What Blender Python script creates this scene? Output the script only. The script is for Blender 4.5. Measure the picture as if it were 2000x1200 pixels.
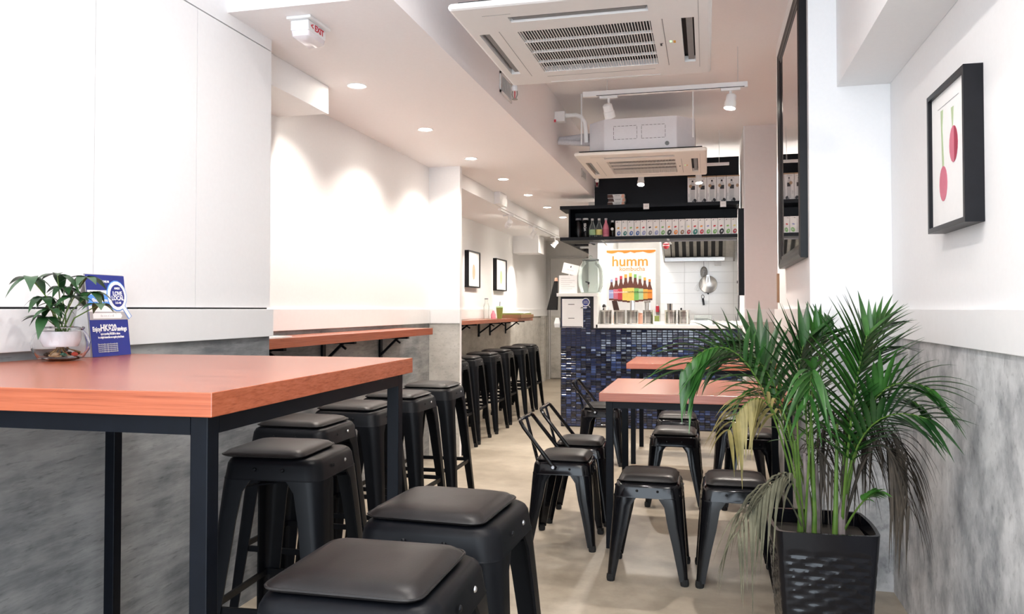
import bpy, math, random
from mathutils import Vector, Matrix
random.seed(7)
for o in list(bpy.data.objects): bpy.data.objects.remove(o)
SC = bpy.context.scene
COL = SC.collection
PI = math.pi

# ------------------------------------------------------------------ camera, sky, exposure
cd = bpy.data.cameras.new('camera'); cam = bpy.data.objects.new('camera', cd); COL.objects.link(cam)
FPX = 1550.0
cd.sensor_width = 36.0; cd.sensor_fit = 'HORIZONTAL'; cd.lens = 36.0 * FPX / 2000.0
PITCH = math.radians(1.2); YAW = math.radians(13.772)
cam.location = (0, 0, 1.2); cam.rotation_euler = (PI / 2 + PITCH, 0, YAW)
cd.shift_y = -(600 - (604 - FPX * math.tan(PITCH))) / 2000.0
cd.clip_start = 0.05; cd.clip_end = 100
SC.camera = cam

W = bpy.data.worlds.new('daylight'); SC.world = W; W.use_nodes = True
bg = W.node_tree.nodes['Background']; bg.inputs[0].default_value = (0.80, 0.90, 1.0, 1); bg.inputs[1].default_value = 3.0
pl = bpy.data.lights.new('shopfront_portal', 'AREA'); pl.shape = 'RECTANGLE'; pl.size = 2.6; pl.size_y = 2.85
pl.cycles.is_portal = True
po = bpy.data.objects.new('shopfront_portal', pl); COL.objects.link(po)
po.location = (-0.53, -1.6, 1.43); po.rotation_euler = (PI / 2, 0, 0)       # -Z axis of the light looks along +Y
vs = SC.view_settings
vs.view_transform = 'Standard'; vs.look = 'None'; vs.gamma = 1.0; vs.use_curve_mapping = False
vs.exposure = 1.28

# ------------------------------------------------------------------ materials
MATS = {}
def new_mat(name):
    m = bpy.data.materials.new(name); m.use_nodes = True; MATS[name] = m
    nt = m.node_tree; return m, nt, nt.nodes['Principled BSDF']
def N(nt, t, **kw):
    n = nt.nodes.new(t)
    for k, v in kw.items(): setattr(n, k, v)
    return n
def coords(nt, scale=(1, 1, 1), rot=(0, 0, 0)):
    tc = N(nt, 'ShaderNodeTexCoord'); mp = N(nt, 'ShaderNodeMapping')
    mp.inputs['Scale'].default_value = scale; mp.inputs['Rotation'].default_value = rot
    nt.links.new(tc.outputs['Object'], mp.inputs['Vector']); return mp.outputs[0]
def noise(nt, vec, scale, detail=4, rough=0.6):
    n = N(nt, 'ShaderNodeTexNoise'); n.inputs['Scale'].default_value = scale
    n.inputs['Detail'].default_value = detail; n.inputs['Roughness'].default_value = rough
    nt.links.new(vec, n.inputs['Vector']); return n.outputs[0]
def ramp(nt, fac, stops):
    r = N(nt, 'ShaderNodeValToRGB'); e = r.color_ramp.elements
    while len(e) > 1: e.remove(e[-1])
    e[0].position = stops[0][0]; e[0].color = (*stops[0][1], 1)
    for p, c in stops[1:]: e.new(p).color = (*c, 1)
    nt.links.new(fac, r.inputs[0]); return r.outputs[0]
def mixc(nt, fac, a, b, mode='MIX'):
    m = N(nt, 'ShaderNodeMix', data_type='RGBA', blend_type=mode)
    for s, v in ((m.inputs[0], fac), (m.inputs[6], a), (m.inputs[7], b)):
        if isinstance(v, (int, float)): s.default_value = v
        elif isinstance(v, tuple): s.default_value = (*v, 1)
        else: nt.links.new(v, s)
    return m.outputs[2]
def bump(nt, b, h, strength=0.2, dist=0.01):
    n = N(nt, 'ShaderNodeBump'); n.inputs['Strength'].default_value = strength; n.inputs['Distance'].default_value = dist
    nt.links.new(h, n.inputs['Height']); nt.links.new(n.outputs[0], b.inputs['Normal'])
def plain(name, col, rough=0.5, metal=0.0, var=0.04, scale=30, bmp=0.0, spec=0.5, coat=0.0):
    m, nt, b = new_mat(name)
    v = coords(nt); n = noise(nt, v, scale)
    c0 = tuple(max(0, c * (1 - var)) for c in col); c1 = tuple(min(1, c * (1 + var)) for c in col)
    nt.links.new(ramp(nt, n, [(0.3, c0), (0.7, c1)]), b.inputs['Base Color'])
    b.inputs['Roughness'].default_value = rough; b.inputs['Metallic'].default_value = metal
    b.inputs['Specular IOR Level'].default_value = spec; b.inputs['Coat Weight'].default_value = coat
    if bmp: bump(nt, b, n, bmp, 0.002)
    return m
def emit(name, col, strength):
    m, nt, b = new_mat(name)
    b.inputs['Base Color'].default_value = (*col, 1)
    b.inputs['Emission Color'].default_value = (*col, 1); b.inputs['Emission Strength'].default_value = strength
    return m
def concrete(name, dark, mid, light, rot, stretch, rough=0.75, lo=0.33):
    m, nt, b = new_mat(name)
    v = coords(nt, stretch, rot); big = noise(nt, coords(nt, (1, 1, 1), rot), 1.9, 5, 0.62)
    st = noise(nt, v, 7.0, 7, 0.68); fine = noise(nt, v, 34.0, 4, 0.6)
    c = ramp(nt, big, [(lo, dark), (lo + 0.13, mid), (lo + 0.26, light)])
    c2 = ramp(nt, st, [(lo, dark), (lo + 0.14, mid), (lo + 0.28, light)])
    c3 = mixc(nt, 0.5, c, c2)
    sp = ramp(nt, fine, [(0.30, (0.45, 0.45, 0.45)), (0.42, (1, 1, 1))])
    c4 = mixc(nt, 0.55, c3, sp, 'MULTIPLY')
    nt.links.new(c4, b.inputs['Base Color']); b.inputs['Roughness'].default_value = rough
    bump(nt, b, st, 0.15, 0.004); return m
plain('white_paint', (0.84, 0.83, 0.83), 0.6, var=0.012, scale=60, bmp=0.04)
plain('ceiling_paint', (0.90, 0.862, 0.858), 0.7, var=0.012, scale=60)
plain('trim_paint', (0.80, 0.79, 0.785), 0.5, var=0.012)
plain('warm_paint', (0.78, 0.73, 0.71), 0.65, var=0.015)
plain('grey_paint', (0.56, 0.545, 0.52), 0.7, var=0.03, scale=12)
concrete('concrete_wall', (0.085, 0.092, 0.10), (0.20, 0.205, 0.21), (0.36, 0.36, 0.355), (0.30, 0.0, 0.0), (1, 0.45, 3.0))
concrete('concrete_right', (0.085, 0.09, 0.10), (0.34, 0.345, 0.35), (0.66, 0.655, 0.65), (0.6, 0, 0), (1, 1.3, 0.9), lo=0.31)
concrete('concrete_far', (0.34, 0.32, 0.29), (0.50, 0.475, 0.43), (0.60, 0.575, 0.53), (0, 0, 0), (1, 0.7, 2.0))
def floor_mat():
    m, nt, b = new_mat('floor_concrete'); v = coords(nt)
    a = noise(nt, v, 1.3, 6, 0.6); f = noise(nt, v, 9, 6, 0.7)
    c = ramp(nt, a, [(0.3, (0.29, 0.245, 0.185)), (0.7, (0.46, 0.405, 0.325))])
    c2 = ramp(nt, f, [(0.32, (0.66, 0.64, 0.61)), (0.6, (1, 1, 1))])
    nt.links.new(mixc(nt, 0.7, c, c2, 'MULTIPLY'), b.inputs['Base Color'])
    r = N(nt, 'ShaderNodeMapRange'); r.inputs[3].default_value = 0.28; r.inputs[4].default_value = 0.5
    nt.links.new(f, r.inputs[0]); nt.links.new(r.outputs[0], b.inputs['Roughness'])
floor_mat()
def wood_mat(name, stretch):
    m, nt, b = new_mat(name); v = coords(nt, stretch)
    g = noise(nt, v, 6, 6, 0.65); big = noise(nt, v, 1.2, 3, 0.5)
    c = ramp(nt, g, [(0.32, (0.23, 0.050, 0.020)), (0.5, (0.35, 0.085, 0.034)), (0.7, (0.43, 0.118, 0.052))])
    c = mixc(nt, 0.25, c, ramp(nt, big, [(0.3, (0.27, 0.06, 0.026)), (0.7, (0.45, 0.125, 0.06))]))
    nt.links.new(c, b.inputs['Base Color']); b.inputs['Roughness'].default_value = 0.27; b.inputs['Specular IOR Level'].default_value = 0.65
    bump(nt, b, g, 0.05, 0.001)
wood_mat('cherry_x', (0.8, 6, 45)); wood_mat('cherry_y', (6, 0.8, 45))
plain('matte_black', (0.0030, 0.0034, 0.0048), 0.40, var=0.15, spec=0.16)
plain('gloss_black', (0.004, 0.004, 0.005), 0.10, var=0.15, spec=0.30)
plain('frame_black', (0.007, 0.007, 0.009), 0.34, var=0.15, spec=0.22)
plain('shelf_black', (0.004, 0.0045, 0.007), 0.45, var=0.15, spec=0.2)
plain('table_steel', (0.0028, 0.0038, 0.0065), 0.42, var=0.2, spec=0.14)
def leather():
    m, nt, b = new_mat('leather'); v = coords(nt); n = noise(nt, v, 260, 3, 0.6); w = noise(nt, v, 14, 4, 0.6)
    nt.links.new(ramp(nt, w, [(0.3, (0.009, 0.008, 0.008)), (0.7, (0.015, 0.0125, 0.012))]), b.inputs['Base Color'])
    b.inputs['Roughness'].default_value = 0.38; b.inputs['Specular IOR Level'].default_value = 0.32; bump(nt, b, n, 0.18, 0.001)
leather()
plain('rubber', (0.008, 0.008, 0.008), 0.8)
plain('bolt_steel', (0.5, 0.5, 0.52), 0.3, 1.0)
plain('stainless', (0.55, 0.54, 0.52), 0.28, 1.0, var=0.08)
plain('dull_steel', (0.40, 0.39, 0.37), 0.38, 0.9, var=0.1)
plain('ac_white', (0.80, 0.775, 0.755), 0.42, var=0.01)
plain('ac_cream', (0.80, 0.745, 0.68), 0.45, var=0.01)
plain('ac_body', (0.74, 0.73, 0.76), 0.5, var=0.02)
plain('dark_slot', (0.02, 0.02, 0.022), 0.7)
plain('grey_flap', (0.22, 0.22, 0.22), 0.5)
plain('pipe_foam', (0.60, 0.58, 0.60), 0.8, var=0.08, scale=60, bmp=0.3)
plain('white_plastic', (0.82, 0.82, 0.82), 0.35, var=0.01)
plain('paper', (0.86, 0.85, 0.84), 0.7, var=0.015)
plain('grey_paper', (0.42, 0.40, 0.40), 0.7, var=0.03)
plain('quartz', (0.84, 0.82, 0.79), 0.3, var=0.02, scale=80)
plain('grout', (0.020, 0.021, 0.026), 0.7)
def tile_mat():
    m, nt, b = new_mat('mosaic_tile'); g = N(nt, 'ShaderNodeNewGeometry')
    nt.links.new(ramp(nt, g.outputs['Random Per Island'], [(0.0, (0.006, 0.006, 0.012)), (0.45, (0.012, 0.016, 0.040)), (0.8, (0.025, 0.042, 0.13)), (1.0, (0.06, 0.10, 0.26))]), b.inputs['Base Color'])
    b.inputs['Roughness'].default_value = 0.08; b.inputs['Specular IOR Level'].default_value = 0.8
    v = coords(nt); bump(nt, b, noise(nt, v, 60, 2, 0.5), 0.10, 0.002)
tile_mat()
plain('wall_tile', (0.83, 0.82, 0.81), 0.12, var=0.015, scale=5)
plain('tile_grout', (0.55, 0.54, 0.53), 0.8)
def glass(name, col, rough=0.03):
    m, nt, b = new_mat(name); b.inputs['Base Color'].default_value = (*col, 1)
    b.inputs['Transmission Weight'].default_value = 1.0; b.inputs['Roughness'].default_value = rough; b.inputs['IOR'].default_value = 1.3
    v = coords(nt); bump(nt, b, noise(nt, v, 30, 2, 0.5), 0.05, 0.002); return m

def thin_glass(name, col, body, frac):
    m, nt, b = new_mat(name); out = nt.nodes['Material Output']
    b.inputs['Base Color'].default_value = (*body, 1); b.inputs['Roughness'].default_value = 0.08
    tr = N(nt, 'ShaderNodeBsdfTransparent'); tr.inputs[0].default_value = (*col, 1); mx = N(nt, 'ShaderNodeMixShader')
    fr = N(nt, 'ShaderNodeFresnel'); fr.inputs[0].default_value = 1.35; ad = N(nt, 'ShaderNodeMath', operation='ADD'); ad.inputs[1].default_value = frac
    v = coords(nt, (1, 1, 6)); bump(nt, b, noise(nt, v, 20, 2, 0.5), 0.1, 0.003)
    nt.links.new(fr.outputs[0], ad.inputs[0]); nt.links.new(ad.outputs[0], mx.inputs[0]); nt.links.new(tr.outputs[0], mx.inputs[1]); nt.links.new(b.outputs[0], mx.inputs[2]); nt.links.new(mx.outputs[0], out.inputs[0])
thin_glass('clear_glass', (0.94, 0.97, 0.96), (0.82, 0.86, 0.84), 0.05)
glass('bowl_glass', (0.95, 0.96, 0.96)); glass('green_glass', (0.85, 0.95, 0.86)); glass('smoke_glass', (0.42, 0.44, 0.47), 0.1)
glass('olive_glass', (0.30, 0.27, 0.16), 0.1)
def mirror_mat():
    m, nt, b = new_mat('mirror_glass'); b.inputs['Metallic'].default_value = 1.0
    b.inputs['Base Color'].default_value = (0.80, 0.78, 0.79, 1); b.inputs['Roughness'].default_value = 0.02
    v = coords(nt); bump(nt, b, noise(nt, v, 2.2, 1, 0.4), 0.02, 0.02)
mirror_mat()
def leafm(name, c0, c1, rough=0.38):
    m, nt, b = new_mat(name); v = coords(nt)
    nt.links.new(ramp(nt, noise(nt, v, 14, 3, 0.6), [(0.3, c0), (0.7, c1)]), b.inputs['Base Color'])
    b.inputs['Roughness'].default_value = rough
leafm('palm_green', (0.010, 0.052, 0.008), (0.036, 0.125, 0.018)); leafm('palm_dark', (0.005, 0.028, 0.006), (0.018, 0.070, 0.012))
leafm('palm_bright', (0.035, 0.13, 0.018), (0.09, 0.24, 0.045)); leafm('palm_yellow', (0.10, 0.085, 0.02), (0.24, 0.19, 0.06), 0.6)
leafm('palm_dead', (0.016, 0.012, 0.008), (0.055, 0.040, 0.026), 0.8); leafm('palm_grey', (0.055, 0.052, 0.03), (0.14, 0.13, 0.08), 0.8)
leafm('palm_stem', (0.05, 0.11, 0.015), (0.12, 0.20, 0.035)); leafm('palm_trunk', (0.13, 0.10, 0.09), (0.30, 0.25, 0.24), 0.8)
leafm('ivy_green', (0.008, 0.034, 0.010), (0.026, 0.082, 0.024)); leafm('ivy_light', (0.03, 0.075, 0.034), (0.07, 0.13, 0.065))
plain('soil', (0.02, 0.014, 0.009), 0.9, var=0.4, bmp=0.5); plain('roots', (0.30, 0.19, 0.09), 0.8, var=0.3)
plain('milk_glass', (0.80, 0.74, 0.76), 0.15, var=0.02, coat=0.4)
plain('planter_black', (0.005, 0.005, 0.007), 0.16, spec=0.30)
for nm, c in dict(navy=(0.022, 0.035, 0.24), sky_blue=(0.10, 0.30, 0.75), ink=(0.02, 0.02, 0.025), white_ink=(0.86, 0.86, 0.86), red_ink=(0.55, 0.03, 0.05), orange_ink=(0.85, 0.27, 0.03),
                  amber_ink=(0.75, 0.38, 0.06), yellow_ink=(0.80, 0.58, 0.12), brown_glass_ink=(0.13, 0.035, 0.02), green_ink=(0.20, 0.48, 0.12), teal_ink=(0.03, 0.20, 0.17), rose=(0.62, 0.16, 0.23),
                  beet=(0.36, 0.02, 0.06), stalk=(0.45, 0.55, 0.33), peach=(0.80, 0.42, 0.30), blue_ink=(0.06, 0.14, 0.40), grey_ink=(0.22, 0.22, 0.24), light_grey=(0.60, 0.60, 0.60),
                  lavender=(0.33, 0.36, 0.62), lemon=(0.78, 0.70, 0.25), pink_drink=(0.75, 0.25, 0.32), smoothie=(0.22, 0.27, 0.06), brown_wood=(0.30, 0.16, 0.08), kraft=(0.42, 0.28, 0.17),
                  dark_brown=(0.09, 0.035, 0.022), cream=(0.80, 0.76, 0.68), pebble_red=(0.45, 0.05, 0.03), pebble_green=(0.03, 0.12, 0.08), label_lime=(0.42, 0.62, 0.35)).items():
    plain(nm, c, 0.55, var=0.05)
emit('lamp_glow', (1.0, 0.93, 0.82), 40.0); emit('added_tube_glow', (1.0, 0.97, 0.92), 12.0); emit('led_green', (0.3, 1.0, 0.3), 1.0)

# ------------------------------------------------------------------ geometry helpers
class G:
    def __init__(s): s.v = []; s.f = []
    def add(s, vs, fs):
        o = len(s.v); s.v += [tuple(v) for v in vs]; s.f += [tuple(i + o for i in f) for f in fs]; return s
    def box(s, x0, x1, y0, y1, z0, z1, M=None):
        vs = [Vector(p) for p in ((x0, y0, z0), (x1, y0, z0), (x1, y1, z0), (x0, y1, z0), (x0, y0, z1), (x1, y0, z1), (x1, y1, z1), (x0, y1, z1))]
        if M: vs = [M @ v for v in vs]
        return s.add(vs, [(3, 2, 1, 0), (4, 5, 6, 7), (0, 1, 5, 4), (1, 2, 6, 5), (2, 3, 7, 6), (3, 0, 4, 7)])
    def loft(s, rings, cap0=True, cap1=True, closed=True):
        n = len(rings[0]); vs = [p for r in rings for p in r]; fs = []
        for k in range(len(rings) - 1):
            for i in range(n if closed else n - 1):
                j = (i + 1) % n; fs.append((k * n + i, k * n + j, (k + 1) * n + j, (k + 1) * n + i))
        if cap0: fs.append(tuple(range(n))[::-1])
        if cap1: fs.append(tuple((len(rings) - 1) * n + i for i in range(n)))
        return s.add(vs, fs)
    def lathe(s, prof, n=20, c=(0, 0, 0), cap0=True, cap1=True):
        return s.loft([[(c[0] + r * math.cos(2 * PI * i / n), c[1] + r * math.sin(2 * PI * i / n), c[2] + z) for i in range(n)] for r, z in prof], cap0, cap1)
    def tube(s, pts, r, n=8, closed=False):
        pts = [Vector(p) for p in pts]; rings = []; L = len(pts); up = None
        for i, p in enumerate(pts):
            t = (pts[min(i + 1, L - 1)] - pts[max(i - 1, 0)]).normalized()
            if up is None: up = Vector((0, 0, 1)) if abs(t.z) < 0.9 else Vector((1, 0, 0))
            a = t.cross(up).normalized(); up = a.cross(t).normalized()
            rr_ = r[i] if isinstance(r, (list, tuple)) else r
            rings.append([p + (a * math.cos(2 * PI * k / n) + up * math.sin(2 * PI * k / n)) * rr_ for k in range(n)])
        return s.loft(rings)
    def bar(s, p0, p1, w, h):                                         # straight bar of rectangular section
        p0, p1 = Vector(p0), Vector(p1); t = (p1 - p0).normalized()
        up = Vector((0, 0, 1)) if abs(t.z) < 0.95 else Vector((0, 1, 0))
        a = t.cross(up).normalized() * (w / 2); b = a.cross(t).normalized() * (h / 2)
        return s.loft([[p + a + b, p - a + b, p - a - b, p + a - b] for p in (p0, p1)])
    def prism(s, poly, y0, y1, plane='XZ'):                           # polygon extruded along the third axis
        mp = {'XZ': lambda a, b, c: (a, c, b), 'YZ': lambda a, b, c: (c, a, b), 'XY': lambda a, b, c: (a, b, c)}[plane]
        return s.loft([[mp(a, b, c) for a, b in poly] for c in (y0, y1)])
    def xf(s, M): s.v = [tuple(M @ Vector(v)) for v in s.v]; return s
    def obj(s, name, mat, parent=None, smooth=False, bevel=0.0, seg=2, loc=None):
        me = bpy.data.meshes.new(name); me.from_pydata(s.v, [], s.f); me.validate(); me.update()
        if smooth:
            for p in me.polygons: p.use_smooth = True
            try: me.set_sharp_from_angle(angle=math.radians(40))
            except Exception: pass
        me.materials.append(MATS[mat]); o = bpy.data.objects.new(name, me); COL.objects.link(o)
        if parent: o.parent = parent
        if loc: o.location = loc
        if bevel:
            b = o.modifiers.new('bevel', 'BEVEL'); b.width = bevel; b.segments = seg; b.limit_method = 'ANGLE'; b.angle_limit = math.radians(40)
        return o
def rr(h, r, z, n=4, hy=None):
    hy = h if hy is None else hy; out = []
    for cx, cy, a0 in ((h - r, hy - r, 0), (-h + r, hy - r, 90), (-h + r, -hy + r, 180), (h - r, -hy + r, 270)):
        for k in range(n + 1):
            a = math.radians(a0 + 90 * k / n); out.append((cx + r * math.cos(a), cy + r * math.sin(a), z))
    return out
def tag(o, label, cat, group=None):
    o['label'] = label; o['category'] = cat
    if group: o['group'] = group
    return o
def thing(name, label, cat, loc=(0, 0, 0), rz=0.0, group=None):
    o = bpy.data.objects.new(name, None); COL.objects.link(o); o.location = loc; o.rotation_euler = (0, 0, rz); o.empty_display_size = 0.1
    return tag(o, label, cat, group)
def copy_tree(o, parent=None):
    c = o.copy(); COL.objects.link(c); c.parent = parent
    for ch in o.children: copy_tree(ch, c)
    return c
def struct(o): o['kind'] = 'structure'; return o
def stuff(o): o['kind'] = 'stuff'; return o
def bx(name, mat, x0, x1, y0, y1, z0, z1, parent=None, bevel=0.0): return G().box(x0, x1, y0, y1, z0, z1).obj(name, mat, parent, bevel=bevel)
def text(name, body, size, mat, M, parent=None, sx=1.0, bold=0.0, depth=0.0006):
    cu = bpy.data.curves.new(name, 'FONT'); cu.body = body; cu.size = size; cu.align_x = 'CENTER'; cu.align_y = 'CENTER'; cu.extrude = depth; cu.offset = bold; cu.resolution_u = 3
    t = bpy.data.objects.new(name, cu); COL.objects.link(t); dg = bpy.context.evaluated_depsgraph_get()
    me = bpy.data.meshes.new_from_object(t.evaluated_get(dg)); bpy.data.objects.remove(t)
    me.materials.clear(); me.materials.append(MATS[mat]); me.transform(Matrix.Diagonal((sx, 1, 1, 1)))
    o = bpy.data.objects.new(name, me); COL.objects.link(o); o.parent = parent; o.matrix_local = M; return o
def face_m(x, y, z, normal):                                           # text plane: +X right, +Y up, facing normal
    n = Vector(normal).normalized(); up = Vector((0, 0, 1)); r = up.cross(n).normalized(); u = n.cross(r)
    return Matrix(((r.x, u.x, n.x, x), (r.y, u.y, n.y, y), (r.z, u.z, n.z, z), (0, 0, 0, 1)))
def spot(parent, loc, aim, watts, deg, blend=0.5, col=(1.0, 0.91, 0.82), r=0.03):
    l = bpy.data.lights.new('bulb', 'SPOT'); l.energy = watts; l.color = col; l.spot_size = math.radians(deg); l.spot_blend = blend; l.shadow_soft_size = r
    o = bpy.data.objects.new('bulb', l); COL.objects.link(o); o.parent = parent; o.location = loc
    o.rotation_euler = (Vector(aim)).to_track_quat('-Z', 'Y').to_euler(); return o

# ------------------------------------------------------------------ the room
ZC = 2.87; TB, TT = 1.083, 1.2                                          # ceiling, trim bottom and top
struct(bx('floor', 'floor_concrete', -3.0, 1.1, -1.6, 13.6, -0.1, 0.0))
struct(bx('ceiling', 'ceiling_paint', -3.0, 1.1, -1.6, 13.6, ZC, ZC + 0.1))
TRIM = [0]
def trim(x0, x1, y0, y1):
    TRIM[0] += 1; struct(bx('trim_%d' % TRIM[0], 'trim_paint', x0, x1, y0, y1, TB, TT, bevel=0.002))
# near left wall: boards with open joints above a trim, concrete below
wl = struct(bx('wall_left', 'white_paint', -2.95, -1.86, -1.6, 3.08, 0, ZC))
bx('joint_backing', 'dark_slot', -1.86, -1.845, -1.6, 3.078, TT, 2.33, wl)
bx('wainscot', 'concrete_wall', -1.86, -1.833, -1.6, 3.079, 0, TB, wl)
bx('header_board', 'white_paint', -1.86, -1.83, -1.6, 3.079, 2.321, ZC, wl)
ys = [-1.6, -0.94, -0.44, 0.06, 0.56, 1.06, 1.56, 2.06, 2.563, 3.079]
for a, b in zip(ys[:-1], ys[1:]): bx('wall_board', 'white_paint', -1.845, -1.83, a + 0.0012, b - 0.0012, 1.206, 2.316, wl)
trim(-1.86, -1.815, -1.6, 3.083)
# niche, wall stub, corridor
wn = struct(bx('wall_left_niche', 'white_paint', -2.95, -2.22, 3.08, 6.18, 0, 2.40)); bx('wainscot', 'concrete_wall', -2.22, -2.212, 3.08, 6.18, 0, TB, wn); trim(-2.22, -2.20, 3.083, 6.155)
wp = struct(bx('wall_left_stub', 'white_paint', -2.95, -1.953, 6.18, 6.23, 0, 2.40)); bx('wainscot', 'concrete_far', -2.212, -1.953, 6.172, 6.18, 0, TB, wp); trim(-2.20, -1.945, 6.157, 6.18)
wc = struct(bx('wall_left_corridor', 'white_paint', -2.95, -2.68, 6.23, 13.4, 0, 2.40)); bx('wainscot', 'concrete_far', -2.68, -2.672, 6.23, 13.4, 0, TB, wc); trim(-2.68, -2.655, 6.23, 13.36)
wb = struct(bx('wall_back', 'grey_paint', -3.0, 1.1, 13.4, 13.6, 0, ZC)); bx('wainscot', 'concrete_far', -2.67, -1.25, 13.392, 13.4, 0, TB, wb)
d1 = struct(bx('door_1', 'grey_paint', -2.60, -1.98, 13.37, 13.40, 0.02, 2.06)); bx('kick_panel', 'concrete_far', -2.59, -1.99, 13.365, 13.37, 0.03, TB, d1)
g = G(); g.box(-2.625, -2.605, 13.36, 13.4, 0, 2.085); g.box(-1.975, -1.955, 13.36, 13.4, 0, 2.085); g.box(-2.625, -1.955, 13.36, 13.4, 2.065, 2.085); g.obj('door_frame', 'grey_paint', d1)
bx('door_handle', 'stainless', -2.07, -2.03, 13.33, 13.37, 1.0, 1.03, d1)
struct(bx('wall_corridor_post', 'concrete_far', -2.68, -2.62, 12.9, 13.05, 0, TB))
# soffit and dropped ceilings
struct(bx('ceiling_soffit', 'ceiling_paint', -2.95, -1.145, 2.75, 13.4, 2.37, ZC))
struct(bx('ceiling_duct_box', 'white_paint', -2.219, -1.925, 3.081, 3.80, 2.226, 2.369))
struct(bx('ceiling_corridor_drop', 'white_paint', -2.68, -2.05, 6.231, 11.2, 2.245, 2.369))
struct(bx('ceiling_drop_end', 'white_paint', -2.12, -1.99, 7.62, 7.90, 2.25, 2.369))
struct(bx('ceiling_corridor_beam', 'white_paint', -2.68, -2.31, 11.0, 11.4, 2.0, 2.245))
# right side
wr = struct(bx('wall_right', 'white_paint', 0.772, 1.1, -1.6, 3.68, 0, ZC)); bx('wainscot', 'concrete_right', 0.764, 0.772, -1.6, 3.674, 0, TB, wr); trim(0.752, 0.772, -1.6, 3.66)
wr2 = struct(bx('wall_right_pillar', 'white_paint', 0.44, 1.1, 3.682, 5.3, 0, ZC))
g = G(); g.box(0.432, 0.764, 3.674, 3.682, 0, TB); g.box(0.432, 0.44, 3.682, 5.3, 0, TB); g.obj('wainscot', 'concrete_right', wr2)
TRIM[0] += 1
g = G(); g.box(0.42, 0.752, 3.662, 3.682, TB, TT); g.box(0.42, 0.44, 3.682, 5.31, TB, TT); struct(g.obj('trim_%d' % TRIM[0], 'trim_paint'))
wr3 = struct(bx('wall_right_recess', 'warm_paint', 0.772, 1.1, 5.3, 7.5, 0, ZC)); bx('wainscot', 'concrete_far', 0.764, 0.772, 5.3, 7.5, 0, TB, wr3)
wr4 = struct(bx('wall_right_column', 'warm_paint', 0.345, 1.1, 7.5, 8.5, 0, ZC)); bx('wainscot', 'concrete_far', 0.352, 0.764, 7.494, 7.5, 0, TB, wr4); trim(0.335, 0.764, 7.485, 7.5)
bx('side_lining', 'white_paint', 0.336, 0.345, 7.5, 8.5, 0, ZC, wr4)
struct(bx('ceiling_beam_right', 'white_paint', 0.557, 0.771, -1.6, 3.681, 2.17, 2.869))
# kitchen shell
struct(bx('wall_kitchen_partition', 'grey_paint', -1.25, -1.15, 8.62, 13.4, 0, ZC))
struct(bx('wall_kitchen_right', 'white_paint', 0.40, 1.1, 8.5, 10.5, 0, ZC))
struct(bx('wall_kitchen_grey', 'grey_paint', -1.15, -0.56, 10.7, 10.8, 0, ZC))
wk = struct(bx('wall_kitchen_tiled', 'tile_grout', -0.57, 0.40, 10.31, 10.8, 0, ZC))
tw, th = 0.30, 0.1335
for i in range(4):
    for k in range(14):
        x0 = -0.57 + i * tw; x1 = min(x0 + tw - 0.003, 0.40)
        if x1 - x0 > 0.02: bx('wall_tile', 'wall_tile', x0, x1, 10.302, 10.31, 0.60 + k * th, 0.60 + (k + 1) * th - 0.003, wk)
bx('corner_bead', 'grey_paint', -0.578, -0.57, 10.30, 10.70, 0, ZC, wk)

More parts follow.
